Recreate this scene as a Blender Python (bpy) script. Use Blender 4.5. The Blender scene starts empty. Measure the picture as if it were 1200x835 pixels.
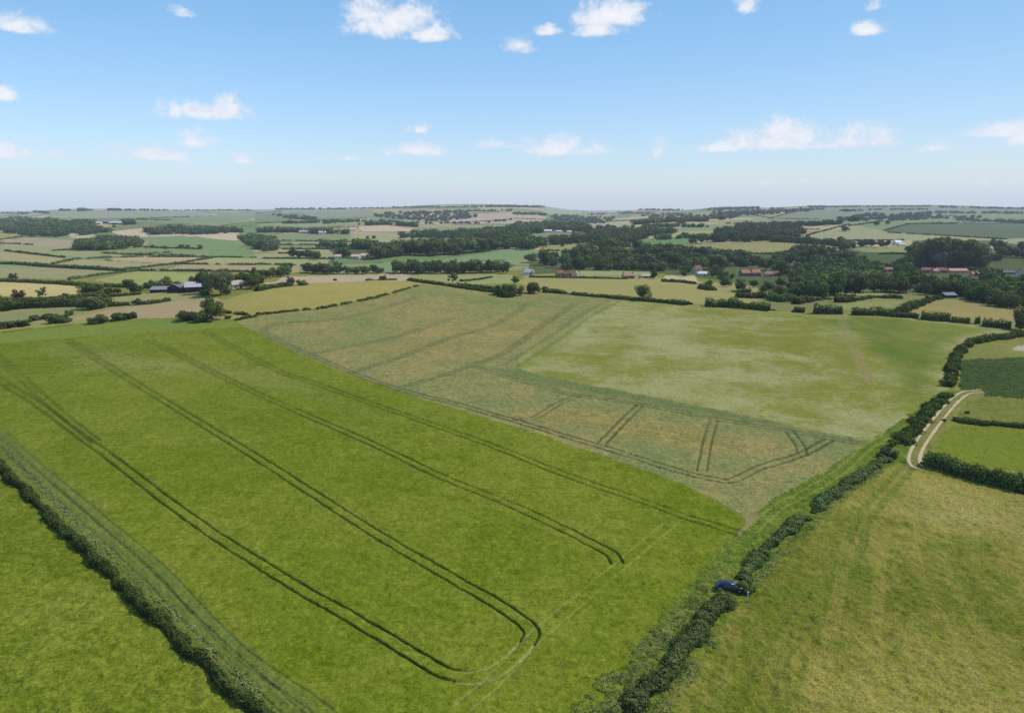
import bpy, bmesh, math, random
import numpy as np
from mathutils import Vector

random.seed(7)
rng = np.random.default_rng(11)
scene = bpy.context.scene
COL = scene.collection
R = math.radians

# ------------------------------------------------------------------ camera numbers
FPX = 811.0            # focal length in photo pixels (photo is 1200 x 835)
CU, CV = 600.0, 417.5
VH = 244.0             # eye-level line
PITCH = math.atan((CV - VH) / FPX)
HC = 52.0              # height of the viewpoint over the field below it
SUN_AZ, SUN_EL = R(72), R(50)

def smooth(a, b, x):
    t = np.clip((x - a) / (b - a), 0, 1)
    return t * t * (3 - 2 * t)

# ------------------------------------------------------------------ numpy noise
def _hash(ix, iy, seed):
    h = (ix.astype(np.int64) * 374761393 + iy.astype(np.int64) * 668265263 + seed * 974634777) & 0xFFFFFFFF
    h = ((h ^ (h >> 13)) * 1274126177) & 0xFFFFFFFF
    return ((h ^ (h >> 16)) & 0xFFFF) / 65535.0

def vnoise(x, y, seed=0):
    x = np.asarray(x, float); y = np.asarray(y, float)
    xi = np.floor(x); yi = np.floor(y)
    fx = x - xi; fy = y - yi
    fx = fx * fx * (3 - 2 * fx); fy = fy * fy * (3 - 2 * fy)
    a = _hash(xi, yi, seed); b = _hash(xi + 1, yi, seed)
    c = _hash(xi, yi + 1, seed); d = _hash(xi + 1, yi + 1, seed)
    return (a * (1 - fx) + b * fx) * (1 - fy) + (c * (1 - fx) + d * fx) * fy

def fbm(x, y, seed=0, oct=3):
    s = 0; a = 1; t = 0
    for i in range(oct):
        s = s + a * vnoise(x * 2 ** i, y * 2 ** i, seed + i * 17); t += a; a *= .5
    return s / t

# ------------------------------------------------------------------ terrain
SKY_U = [-400, 0, 60, 100, 230, 300, 400, 500, 600, 640, 690, 720, 760, 800, 850, 900, 950, 1000, 1090, 1200, 1600]
SKY_V = [248, 249, 246, 245.5, 246, 246, 244, 242, 241.2, 243, 247.5, 247.5, 245, 246, 243.5, 244, 242, 241.5, 241.5, 244, 243]
def terrain(x, y):
    x = np.asarray(x, float); y = np.asarray(y, float)
    d = np.hypot(x, y)
    az = np.arctan2(x, y)
    u = CU + FPX * np.tan(np.clip(az, -1.1, 1.1)) / math.cos(PITCH)
    v = 244 + (np.interp(u, SKY_U, SKY_V) - 244) * 1.35
    front = smooth(-.2, .5, y / np.maximum(d, 1))
    ridge = HC + (VH - v) * 6300 * np.cos(np.clip(az, -1.2, 1.2)) / FPX
    z = ridge * front * smooth(1250, 6300, d) * (1 - .75 * smooth(6400, 9000, d))
    # rolling wolds
    amp = smooth(900, 1800, d) * (1 - smooth(5000, 6200, d) * .8)
    z = z + amp * 20 * (np.sin(x / 430 + y / 610 + .5) * np.sin(y / 390 - x / 900 + 1.2)) + amp * 7 * (fbm(x / 900, y / 700, 5) - .5) * 2
    # knoll under the far half of the crops, dip behind it
    z = z + 9 * np.exp(-(((x + 70) / 190) ** 2 + ((y - 400) / 110) ** 2))
    z = z - 9 * np.exp(-((y - 700) / 190) ** 2) * smooth(-500, 100, x + .3 * y)
    z = z + smooth(120, 260, d) * (1 - smooth(900, 1300, d)) * (1.6 * np.sin(x / 55 + 1.0) * np.sin(y / 80 + .4) + 2.0 * (fbm(x / 130, y / 130, 9, 2) - .5))
    return z

CAM = np.array([0.0, 0.0, HC + float(terrain(0, 0))])
cp, sp = math.cos(PITCH), math.sin(PITCH)
def ray(u, v):
    a = (np.asarray(u, float) - CU) / FPX; b = (CV - np.asarray(v, float)) / FPX
    return np.stack([a, cp + b * sp, -sp + b * cp], -1)

_T = np.concatenate([np.arange(20, 400, 4.0), np.geomspace(400, 9000, 330)])
def at_many(uv):
    """where the lines of sight through photo pixels meet the land"""
    uv = np.asarray(uv, float); D = ray(uv[:, 0], uv[:, 1])
    P = CAM + _T[None, :, None] * D[:, None, :]
    G = P[..., 2] - terrain(P[..., 0], P[..., 1])
    hit = (G < 0).any(1); k = np.where(hit, np.argmax(G < 0, 1), np.argmin(np.where(_T > 3000, G, 1e9), 1))
    a = np.where(hit, _T[np.maximum(k - 1, 0)], _T[k]); b = _T[k]
    w = np.linspace(0, 1, 14)
    for _ in range(3):
        t = a[:, None] + (b - a)[:, None] * w
        P = CAM + t[..., None] * D[:, None, :]
        G = P[..., 2] - terrain(P[..., 0], P[..., 1])
        k = np.where(hit, np.maximum(np.argmax((G < 0) | (w >= 1), 1), 1), 1)
        r_ = np.arange(len(uv)); a, b = t[r_, k - 1], t[r_, k]
    t = .5 * (a + b)
    p = CAM + t[:, None] * D
    p[:, 2] = terrain(p[:, 0], p[:, 1])
    return p
def at(u, v): return at_many([(u, v)])[0]

def depth(p):
    return (p[1]) * cp - (p[2] - CAM[2]) * sp

def project(p):
    q = np.asarray(p, float) - CAM
    w = q[..., 1] * cp - q[..., 2] * sp
    return CU + FPX * q[..., 0] / w, CV - FPX * (q[..., 1] * sp + q[..., 2] * cp) / w

def line(pts, step_px=14):
    """photo polyline -> world polyline, resampled so that it hugs the land"""
    uv = []
    for (a, b) in zip(pts[:-1], pts[1:]):
        n = max(1, int(math.hypot(b[0] - a[0], b[1] - a[1]) / step_px))
        uv += [(a[0] + (b[0] - a[0]) * i / n, a[1] + (b[1] - a[1]) * i / n) for i in range(n)]
    return at_many(uv + [tuple(pts[-1])])

def spline(pts, n=6):
    """Catmull-Rom through photo pixels"""
    P = [np.array(p, float) for p in pts]; P = [2 * P[0] - P[1]] + P + [2 * P[-1] - P[-2]]
    out = []
    for i in range(1, len(P) - 2):
        p0, p1, p2, p3 = P[i - 1:i + 3]
        for k in range(n):
            t = k / n
            out.append(tuple(.5 * ((2 * p1) + (p2 - p0) * t + (2 * p0 - 5 * p1 + 4 * p2 - p3) * t * t + (3 * p1 - p0 - 3 * p2 + p3) * t ** 3)))
    out.append(tuple(P[-2])); return out

def lin(c):
    c = np.array(c, float) / 255.0
    return np.where(c <= .04045, c / 12.92, ((c + .055) / 1.055) ** 2.4)

# ------------------------------------------------------------------ object helpers
def tag(o, label=None, cat=None, group=None, kind=None):
    if label: o['label'] = label
    if cat: o['category'] = cat
    if group: o['group'] = group
    if kind: o['kind'] = kind
    return o

def link(name, me, parent=None):
    o = bpy.data.objects.new(name, me); COL.objects.link(o)
    if parent: o.parent = parent
    return o

def empty(name, loc, rz=0, s=1):
    o = bpy.data.objects.new(name, None); COL.objects.link(o)
    o.location = loc; o.rotation_euler = (0, 0, rz); o.scale = (s, s, s) if not hasattr(s, '__len__') else s
    o.empty_display_size = .5
    return o

def np_mesh(name, V, F, mat=None, smooth_=False, mats=None, mi=None):
    """V (n,3), F (m,k) all faces of one size k, or a list of such arrays"""
    me = bpy.data.meshes.new(name)
    Fs = F if isinstance(F, list) else [F]
    me.vertices.add(len(V)); me.vertices.foreach_set('co', np.ascontiguousarray(V, np.float32).ravel())
    idx = np.concatenate([f.ravel() for f in Fs]).astype(np.int32)
    tot = np.concatenate([np.full(len(f), f.shape[1], np.int32) for f in Fs])
    me.loops.add(len(idx)); me.loops.foreach_set('vertex_index', idx)
    me.polygons.add(len(tot))
    me.polygons.foreach_set('loop_start', np.concatenate([[0], np.cumsum(tot)[:-1]]).astype(np.int32))
    me.polygons.foreach_set('loop_total', tot)
    if mi is not None: me.polygons.foreach_set('material_index', np.asarray(mi, np.int32))
    me.polygons.foreach_set('use_smooth', np.full(len(tot), smooth_, bool))
    me.update(calc_edges=True)
    for m in (mats or ([mat] if mat else [])): me.materials.append(m)
    return me

# ------------------------------------------------------------------ materials
class NT:
    def __init__(self, mat): self.t = mat.node_tree; self.n = self.t.nodes; self.l = self.t.links
    def add(self, typ, **kw):
        n = self.n.new(typ)
        for k, v in kw.items():
            if k in ('operation', 'data_type', 'blend_type', 'noise_dimensions', 'attribute_name', 'attribute_type', 'vector_type', 'sky_type', 'clamp', 'use_clamp', 'interpolation_type'): setattr(n, k, v)
        return n
    def con(self, a, b): self.l.new(a, b)
    def math(self, op, a, b=None, clamp=False):
        n = self.n.new('ShaderNodeMath'); n.operation = op; n.use_clamp = clamp
        for i, x in enumerate((a, b)):
            if x is None: continue
            if isinstance(x, (int, float)): n.inputs[i].default_value = x
            else: self.con(x, n.inputs[i])
        return n.outputs[0]
    def noise(self, vec, scale, detail=2, rough=.5, dist=0):
        n = self.n.new('ShaderNodeTexNoise'); n.inputs['Scale'].default_value = scale
        n.inputs['Detail'].default_value = detail; n.inputs['Roughness'].default_value = rough
        n.inputs['Distortion'].default_value = dist
        self.con(vec, n.inputs['Vector']); return n.outputs['Fac']
    def mix(self, f, a, b, blend='MIX'):
        n = self.n.new('ShaderNodeMix'); n.data_type = 'RGBA'; n.blend_type = blend
        for s, x in ((n.inputs[0], f), (n.inputs[6], a), (n.inputs[7], b)):
            if isinstance(x, (int, float)): s.default_value = x
            elif isinstance(x, tuple): s.default_value = x
            else: self.con(x, s)
        return n.outputs[2]
    def rng(self, x, a, b, c, d, smooth_=False):
        n = self.n.new('ShaderNodeMapRange'); n.clamp = True
        if smooth_: n.interpolation_type = 'SMOOTHSTEP'
        self.con(x, n.inputs[0])
        for i, v in enumerate((a, b, c, d)): n.inputs[i + 1].default_value = v
        return n.outputs[0]

def new_mat(name):
    m = bpy.data.materials.new(name); m.use_nodes = True
    nt = NT(m); b = m.node_tree.nodes['Principled BSDF']
    return m, nt, b

def simple_mat(name, rgb, rough=.8, noise=(3.0, .25), metal=0.0, spec=.3):
    m, nt, b = new_mat(name)
    tc = nt.add('ShaderNodeTexCoord')
    n = nt.noise(tc.outputs['Object'], noise[0], 4, .6)
    f = nt.rng(n, .25, .75, 1 - noise[1], 1 + noise[1])
    c = nt.add('ShaderNodeCombineColor')
    for i, k in enumerate(rgb): nt.con(nt.math('MULTIPLY', f, float(k)), c.inputs[i])
    nt.con(c.outputs[0], b.inputs['Base Color'])
    b.inputs['Roughness'].default_value = rough; b.inputs['Metallic'].default_value = metal
    b.inputs['Specular IOR Level'].default_value = spec
    return m

def leaf_mat(name, dark, light, trans=.16):
    """foliage: colour varies per leaf clump, per plant and with the height in the plant; some light passes through"""
    m, nt, b = new_mat(name)
    geo = nt.add('ShaderNodeNewGeometry'); oi = nt.add('ShaderNodeObjectInfo')
    n = nt.noise(geo.outputs['Position'], .22, 2)
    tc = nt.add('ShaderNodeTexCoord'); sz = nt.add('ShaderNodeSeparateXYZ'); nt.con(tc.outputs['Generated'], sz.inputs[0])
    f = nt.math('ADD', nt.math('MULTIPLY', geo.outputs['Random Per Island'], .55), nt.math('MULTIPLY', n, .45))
    if trans > .1: f = nt.math('ADD', f, nt.math('MULTIPLY', nt.math('SUBTRACT', sz.outputs['Z'], .6), .55), True)  # sunlit tops and shaded bases of the plants, put into the leaf colour
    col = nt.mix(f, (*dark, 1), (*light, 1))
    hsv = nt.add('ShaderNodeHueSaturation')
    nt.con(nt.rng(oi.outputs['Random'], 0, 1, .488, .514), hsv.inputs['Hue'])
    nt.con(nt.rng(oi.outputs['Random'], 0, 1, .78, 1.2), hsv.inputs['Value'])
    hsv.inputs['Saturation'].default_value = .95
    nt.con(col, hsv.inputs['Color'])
    d = nt.add('ShaderNodeBsdfDiffuse'); t = nt.add('ShaderNodeBsdfTranslucent'); mx = nt.add('ShaderNodeMixShader')
    nt.con(hsv.outputs[0], d.inputs['Color']); nt.con(hsv.outputs[0], t.inputs['Color'])
    mx.inputs[0].default_value = trans
    nt.con(d.outputs[0], mx.inputs[1]); nt.con(t.outputs[0], mx.inputs[2])
    nt.con(mx.outputs[0], m.node_tree.nodes['Material Output'].inputs['Surface'])
    nt.n.remove(b)
    return m

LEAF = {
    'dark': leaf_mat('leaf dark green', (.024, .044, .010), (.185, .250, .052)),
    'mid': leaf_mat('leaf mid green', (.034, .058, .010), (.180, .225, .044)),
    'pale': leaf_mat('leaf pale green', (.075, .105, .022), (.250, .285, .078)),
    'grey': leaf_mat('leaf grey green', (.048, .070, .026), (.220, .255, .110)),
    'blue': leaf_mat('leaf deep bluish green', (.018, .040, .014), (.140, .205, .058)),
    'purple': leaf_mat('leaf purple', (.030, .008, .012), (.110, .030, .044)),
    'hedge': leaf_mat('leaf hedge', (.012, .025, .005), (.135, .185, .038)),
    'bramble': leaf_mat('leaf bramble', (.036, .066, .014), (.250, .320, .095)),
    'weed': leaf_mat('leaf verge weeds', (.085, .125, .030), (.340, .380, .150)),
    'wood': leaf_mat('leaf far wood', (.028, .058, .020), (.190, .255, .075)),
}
MAT_BARK = simple_mat('bark', (.085, .065, .048), .9, (2.0, .4))

# ------------------------------------------------------------------ fields, painted on the land by plan
# each: photo outline, colour A, colour B, contrast of the mottling, roughness of the sward (m)
FIELDS = []
ALB = np.array([.84, .76, .74])      # the outlines below are noted as seen in full sun; this takes them to surface colour
def field(poly, A, B, mot=.5, rough=0.0, soft=0.0):
    FIELDS.append((poly, A, B, mot, rough, soft))      # soft: metres over which the edge fades

# --- far country
field([(40,249),(60,246),(230,246),(248,253),(205,255),(160,256),(60,254)], (150,163,126), (140,156,116), .4)
field([(120,258),(160,256),(250,253),(300,247),(300,256),(270,262),(230,262)], (138,158,112), (128,150,104), .4)
field([(0,270),(20,271),(28,276),(0,281)], (165,165,92), (150,155,82), .4)
field([(0,283),(30,278),(90,282),(92,292),(60,293),(0,286)], (176,160,124), (165,158,112), .5)
field([(0,287),(40,287),(90,293),(150,299),(100,302),(60,299),(0,294)], (164,168,108), (150,158,92), .5)
field([(0,295),(75,302),(70,306),(40,310),(0,304)], (180,166,112), (166,162,98), .5)
field([(55,311),(90,304),(205,310),(160,317),(140,317)], (163,163,102), (172,160,108), .5)
field([(0,314),(60,314),(140,318),(80,327),(0,325)], (164,158,108), (150,154,92), .5)
field([(110,328),(160,318),(240,320),(240,332),(190,336),(150,333)], (165,175,82), (150,160,80), .5)
field([(-60,329),(60,331),(96,336),(96,344),(60,348),(-60,345)], (206,190,112), (192,178,98), .4)
field([(70,270),(100,268),(112,275),(95,282),(80,276)], (198,184,138), (185,175,125), .4)
field([(128,271),(170,267),(172,276),(280,270),(278,282),(240,281),(215,276),(150,278)], (206,190,150), (196,180,138), .4)
field([(168,290),(175,279),(230,277),(275,282),(295,290),(300,300),(245,300)], (118,150,84), (132,156,92), .4)
field([(120,293),(165,290),(245,295),(240,300),(150,297)], (142,156,92), (130,150,86), .4)
field([(110,302),(170,301),(235,301),(230,307),(150,305)], (190,174,124), (176,166,108), .4)
field([(232,306),(250,302),(300,301),(305,309)], (168,180,100), (158,168,90), .4)
field([(190,317),(215,309),(300,310),(300,318)], (174,158,114), (166,160,104), .4)
field([(300,246),(420,244),(440,252),(370,255),(340,250)], (150,160,124), (142,154,114), .4)
field([(300,250),(330,247),(370,256),(330,260),(298,258)], (118,140,88), (128,146,96), .4)
field([(300,262),(430,255),(480,258),(420,263),(310,268)], (150,165,110), (140,158,98), .4)
field([(436,253),(475,256),(478,260),(430,260)], (128,165,95), (120,155,90), .3)
field([(420,266),(450,264),(485,268),(480,271),(425,271)], (206,186,150), (196,178,140), .3)
field([(540,250),(600,247),(640,254),(640,258),(600,262),(520,262)], (194,174,142), (180,168,130), .4)
field([(325,274),(415,273),(412,282),(330,282)], (140,155,100), (132,150,92), .4)
field([(412,274),(480,272),(560,277),(567,288),(440,285),(410,282)], (174,170,114), (162,166,104), .4)
field([(320,287),(400,285),(405,291),(320,291)], (120,150,84), (130,155,90), .3)
field([(300,302),(390,303),(345,310),(300,309)], (165,175,105), (150,165,95), .4)
field([(300,310),(352,310),(350,319),(300,319)], (160,162,95), (168,160,100), .4)
field([(440,317),(440,308),(520,304),(600,291),(648,293),(610,304),(560,305),(460,318)], (124, 156, 96), (130, 160, 98), .4)
field([(633,250),(680,249),(692,247),(640,243)], (165,170,134), (155,165,124), .3)
field([(690,262),(760,257),(845,262),(760,271),(690,266)], (188,178,134), (170,170,118), .4)
field([(850,263),(905,251),(960,256),(900,262)], (150,162,112), (142,156,104), .4)
field([(732,284),(760,272),(838,270),(834,279),(800,287)], (176,176,104), (164,168,92), .4)
field([(732,284),(765,279),(832,277),(800,288),(735,289)], (104,148,74), (112,150,80), .3)
field([(772,291),(900,281),(985,284),(1005,288),(925,298),(850,297)], (162,156,94), (146,148,80), .6)
field([(637,286),(690,285),(718,288),(690,294),(640,294)], (150,154,85), (158,158,92), .4)
field([(900,255),(950,243),(1090,240),(1200,244),(1260,262),(1050,266),(960,268),(900,260)], (130,145,105), (138,150,112), .4)
field([(995,265),(1050,257),(1120,252),(1260,249),(1260,258),(1060,263)], (138,154,94), (130,148,90), .4)
field([(945,276),(995,263),(1035,270),(1180,279),(1260,277),(1260,289),(1120,287),(1060,281),(950,282)], (165,170,118), (156,160,104), .5)
field([(1035,270),(1065,262),(1260,262),(1260,275),(1180,280),(1040,272)], (96, 114, 80), (106, 122, 86), .6)
field([(910,268),(980,264),(992,268),(920,273)], (190,176,134), (180,170,124), .3)
field([(1010,295),(1050,288),(1068,291),(1062,299),(1020,299)], (150,160,90), (140,152,80), .4)
field([(970,297),(1045,298),(1042,306),(985,307)], (150,154,80), (140,150,74), .4)
field([(995,309),(1016,307),(1018,314),(996,315)], (206,184,152), (198,176,144), .2)
field([(870,300),(930,292),(1060,297),(1070,282),(1170,282),(1260,300),(1260,354),(1060,342),(960,346),(900,341),(870,332)], (94, 110, 54), (82, 98, 48), .6)
field([(620,309),(690,296),(770,296),(860,302),(905,312),(880,333),(760,319),(690,317),(620,322)], (98, 116, 58), (84, 104, 50), .6)
field([(395,302),(430,305),(470,300),(545,298),(574,294),(574,286),(480,286),(380,288)], (92, 110, 58), (84, 100, 50), .5)
field([(995,309),(1016,307),(1018,314),(996,315)], (206,184,152), (198,176,144), .2)
# --- middle distance
field([(-80,392),(-80,352),(95,352),(130,345),(240,344),(262,352),(300,340),(300,372),(0,392)], (146,152,88), (160,156,98), .6, .05)
field([(125,353),(130,346),(180,343),(238,344),(232,352),(160,361),(125,362)], (164,164,94), (152,156,86), .5)
field([(80,374),(130,363),(240,349),(262,352),(262,372),(200,372),(150,374)], (180,160,114), (168,156,104), .5)
field([(-80,374),(0,367),(95,360),(100,366),(60,373),(0,379),(-80,384)], (138,150,84), (148,152,90), .5)
field([(262,372),(262,358),(300,342),(345,332),(480,327),(502,331),(470,340),(440,348),(380,360),(300,369)], (168, 160, 92), (154, 152, 82), .7, .10)
field([(305,333),(330,324),(482,320),(480,328),(345,332)], (192,172,136), (184,168,128), .4)
field([(466,329),(482,320),(600,322),(612,331),(560,333),(520,332)], (150,164,84), (160,164,92), .5)
field([(600,331),(618,322),(680,322),(770,325),(870,334),(905,344),(900,354),(880,356),(800,356),(650,341)], (168,162,86), (154,154,76), .6)
field([(680,317),(762,318),(762,323),(680,322)], (150,165,95), (158,168,100), .3)
field([(778,323),(815,323),(818,331),(780,329)], (202,190,132), (190,180,120), .3)
field([(880,358),(900,345),(960,346),(1000,340),(1060,342),(1200,352),(1260,356),(1260,390),(1180,382),(1050,370),(930,364)], (140,142,78), (126,132,66), .6)
field([(985,347),(1000,341),(1060,345),(1050,351),(1010,351)], (156,160,86), (146,152,78), .4)
field([(962,361),(1010,353),(1062,352),(1042,361),(1020,364)], (150,158,76), (140,150,70), .4)
field([(1058,363),(1080,354),(1110,351),(1260,358),(1260,378),(1100,373)], (166, 152, 78), (150, 144, 72), .8)
# --- the pale meadow beyond the grey-green crop
PALE_TOP = [(720,352),(760,354),(800,357),(860,361),(930,366),(1050,371),(1190,386)]
CROP2_EDGE = [(1030,516),(960,505),(890,489),(840,479),(780,467),(720,456),(660,444),(620,436),(600,429),(612,418),(640,402),(662,388),(680,374),(700,362),(720,352)]
field(CROP2_EDGE[::-1][:1] + PALE_TOP + [(1130,402),(1116,422),(1112,455),(1085,488),(1060,505),(1040,518)] + CROP2_EDGE, (162, 166, 112), (126, 134, 52), 1.5, .10)
field([(940,372),(1000,370),(1050,371),(1190,386),(1130,402),(1112,425),(1112,455),(1085,480),(1040,470),(1030,430),(1000,395)], (128, 136, 64), (94, 118, 40), 1.0, .10, 10)
# --- the grey-green crop
MID_EDGE = [(270,374),(285,381),(330,405),(400,435),(480,462),(560,486),(640,511),(740,546),(800,567),(840,586),(872,606)]
field(MID_EDGE + [(888,602),(925,577),(1000,531),(1030,516)] + CROP2_EDGE[1:] + [(640,342),(560,333),(502,331),(440,349),(380,361),(300,370)], (124, 136, 82), (152, 146, 90), 1.1, .12)
field([(400,400),(470,380),(580,372),(660,372),(610,420),(560,425),(480,440),(420,425)], (136, 138, 82), (160, 146, 92), 1.3, .12, 22)
field([(560,485),(620,470),(690,470),(800,492),(900,510),(925,525),(880,540),(820,545),(740,525),(640,500)], (136, 136, 76), (162, 148, 92), 1.3, .12, 12)
field(spline([(555,428),(640,453),(750,472),(843,490),(916,502),(1025,519)],4) + spline([(1025,514),(960,504),(890,488),(780,466),(660,443),(600,429)],4), (106, 122, 70), (120, 132, 80), .7, .12, 3)
# --- the bright green crop
field([(-300,402),(0,388),(100,378),(150,374),(200,372)] + MID_EDGE + [(872,614),(800,690),(745,760),(690,835),(640,900),(430,900),(380,835),(300,765),(200,673),(100,585),(0,500),(-120,410)], (102, 122, 22), (125, 137, 46), .8, .11)
field([(-300,402),(0,390),(100,380),(180,374),(270,375),(285,383),(190,388),(100,394),(0,402),(-300,412)], (128,146,58), (118,138,62), .5, .10)
field(MID_EDGE[1:7] + [(640,524),(560,500),(480,476),(400,450),(330,420),(285,392)], (124, 140, 40), (116, 134, 40), .8, .14, 8)
field([(0,405),(120,400),(330,425),(470,480),(420,500),(250,450),(60,440)], (114, 128, 48), (134, 142, 70), 1.0, .14, 18)
# yellower strip down the left side of the crop
field([(0,488),(0,500),(100,585),(200,673),(300,765),(380,835),(410,835),(320,760),(225,668),(120,575),(30,505)], (120, 132, 48), (134, 138, 60), .9, .12, 4)
# --- margin by the near hedge, and the pasture below it
field([(-120,410),(0,500),(100,585),(200,673),(300,765),(380,835),(430,900),(330,900),(292,835),(200,745),(100,640),(0,540),(-140,440)], (114, 126, 62), (98, 120, 44), 1.0, .16)
field([(-140,440),(0,545),(100,645),(200,750),(290,835),(340,900),(-700,900),(-700,560)], (103, 121, 26), (126, 138, 50), .9, .16)
# --- verge lane and rough pasture beside the right hedge
field([(640,900),(690,835),(745,760),(800,690),(872,612),(900,588),(1000,531),(1060,490),(1105,458),(1135,458),(1100,500),(1076,545),(1060,548),(1040,552),(1000,580),(940,640),(880,720),(800,835),(760,900)], (90, 118, 34), (110, 128, 50), .8, .22)
field([(640,900),(690,835),(745,760),(800,690),(845,655),(868,670),(830,710),(780,770),(735,835),(690,900)], (94, 112, 42), (126, 130, 66), 1.1, .30, 2.5)
field([(715,900),(760,835),(800,785),(850,715),(872,690),(925,630),(985,578),(1050,540),(1078,551),(1140,566),(1200,580),(1500,640),(1700,900)], (150, 148, 72), (100, 114, 34), 1.3, .22, 1.5)
field([(980,600),(1062,548),(1140,568),(1200,582),(1400,625),(1400,700),(1200,660),(1100,640)], (164, 158, 92), (122, 126, 52), 1.1, .25, 14)
field([(1092,532),(1115,497),(1200,501),(1320,510),(1320,575),(1200,553),(1120,541)], (122,136,44), (110,126,42), .6, .12)
field([(1116,494),(1140,464),(1200,468),(1320,474),(1320,508),(1200,498)], (112,124,58), (124,130,60), .8, .15)
field([(1122,452),(1126,420),(1200,416),(1320,412),(1320,472),(1200,467),(1138,463)], (58,80,38), (72,92,44), .9, .35)
field([(1126,421),(1136,405),(1200,398),(1320,394),(1320,412),(1200,418)], (136,142,78), (118,128,62), .6, .10)
field([(1186,410),(1192,405),(1215,404),(1215,409),(1196,411)], (186, 178, 150), (150, 148, 98), .8)
field([(1060,552),(1064,530),(1082,502),(1100,480),(1126,457),(1152,455),(1152,464),(1124,474),(1108,495),(1090,520),(1088,550)], (122, 128, 64), (136, 136, 80), .8, .02)
# worn bare earth in the corner of the crop
field([(878,599),(889,602),(892,607),(881,616),(871,627),(864,630),(872,614)], (158,144,96), (130,130,66), 1.3)

# wheelings: photo centre line, colour of the rut, half gauge (m), half width of a rut (m), strength, depth (m)
DARK = (58, 74, 24); DARK2 = (66, 84, 54); PALE = (150, 156, 84); BROWN = (146, 140, 92)  # dark ruts: soil and the shade inside the crop gaps in one colour
LINES = []
def wheel(pts, col, gauge=.95, half=.21, k=.9, dep=.22, sp_=True):
    LINES.append((spline(pts, 5) if sp_ else pts, col, gauge, half, k, dep))
wheel([(-120,315),(0,420),(38,455),(78,490),(112,517)], DARK, k=.8)
wheel([(-120,372),(0,446),(45,474),(95,511),(130,536),(190,582),(250,625),(350,688),(400,716),(466,755),(515,784),(535,790)], DARK, k=1)
wheel([(535,790),(549,793),(578,787),(604,768),(618,752)], PALE, k=.9, dep=.2)
wheel([(618,752),(622,745),(622,738),(611,726),(581,706),(532,678),(466,640),(400,599),(300,535),(190,468),(143,439),(82,400)], DARK, k=1)
wheel([(541,830),(556,816),(571,804),(600,776),(629,745),(712,675),(779,619),(790,610)], PALE, k=.42, dep=.1)
wheel([(173,398),(209,415),(272,447),(345,480),(431,517),(520,559),(602,592),(668,623),(705,642),(718,650),(723,659)], DARK, k=.95)
wheel([(241,388),(285,413),(330,436),(363,447),(431,471),(489,491),(580,523),(640,547),(703,570),(766,591),(801,604),(831,613),(866,624)], DARK, k=.8)
wheel([(0,506),(60,560),(130,618),(192,672),(277,761),(373,829),(430,880)], (92, 106, 56), gauge=.85, k=.55, dep=.1)
wheel([(-60,470),(0,520),(80,590),(170,672),(240,742),(320,815),(360,850)], (96,110,58), gauge=.8, k=.5, dep=.1)
for pts, k in [
    ([(340,378),(318,381),(308,386),(315,393),(343,407),(381,423),(411,436),(456,452),(494,463),(531,472),(580,486),(615,496),(701,522),(753,538),(801,553),(849,563)], 1),
    ([(849,563),(862,561),(891,547),(936,533),(971,515)], .9),
    ([(555,429),(603,444),(641,454),(666,461),(749,473),(843,491),(916,503),(971,513),(1019,520)], .9),
    ([(836,492),(829,515),(822,551)], .7), ([(925,505),(936,520),(940,531)], .7),
    ([(750,474),(728,495),(703,521)], .9), ([(676,463),(653,473),(623,490),(600,490)], .85),
    ([(411,436),(461,421),(494,408),(531,395),(580,380),(620,355)], .95),
    ([(471,453),(506,443),(552,428),(590,413),(640,378),(672,356)], 1),
    ([(368,414),(428,402),(471,392),(530,372)], .9), ([(340,378),(401,373),(456,358),(489,348)], .95)]:
    wheel(pts, DARK2, half=.27, k=k * .9)
# darker green sides of the mown strip up the crop edge
wheel([(600,428),(640,402),(664,386),(682,372),(720,352)], (104,118,70), gauge=2.6, half=1.2, k=.5, dep=0)
# footpath over the pale meadow
wheel([(975,368),(985,374),(998,402),(1010,428),(1022,450)], BROWN, gauge=.9, half=.5, k=.95, dep=0)
# lane wheelings on the verge
wheel([(880,622),(896,608),(915,592),(935,582),(985,552),(1015,525),(1040,510)], (134,146,66), gauge=.9, half=.3, k=.75, dep=.05)
# mown way through the rough pasture
wheel([(1062,548),(1040,572),(1012,606),(1000,640),(990,662),(972,686),(940,696),(895,696)], (104, 124, 46), gauge=1.0, half=.7, k=.6, dep=.1)
wheel([(1200,850),(1110,700),(1085,640)], (172,162,96), gauge=2.0, half=.9, k=.14, dep=0)
wheel([(975,860),(1000,740),(1012,640)], (166,158,84), gauge=2.4, half=.9, k=.24, dep=0)
wheel([(860,850),(905,760),(960,690)], (112,122,44), gauge=1.4, half=.9, k=.4, dep=.1)

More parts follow.
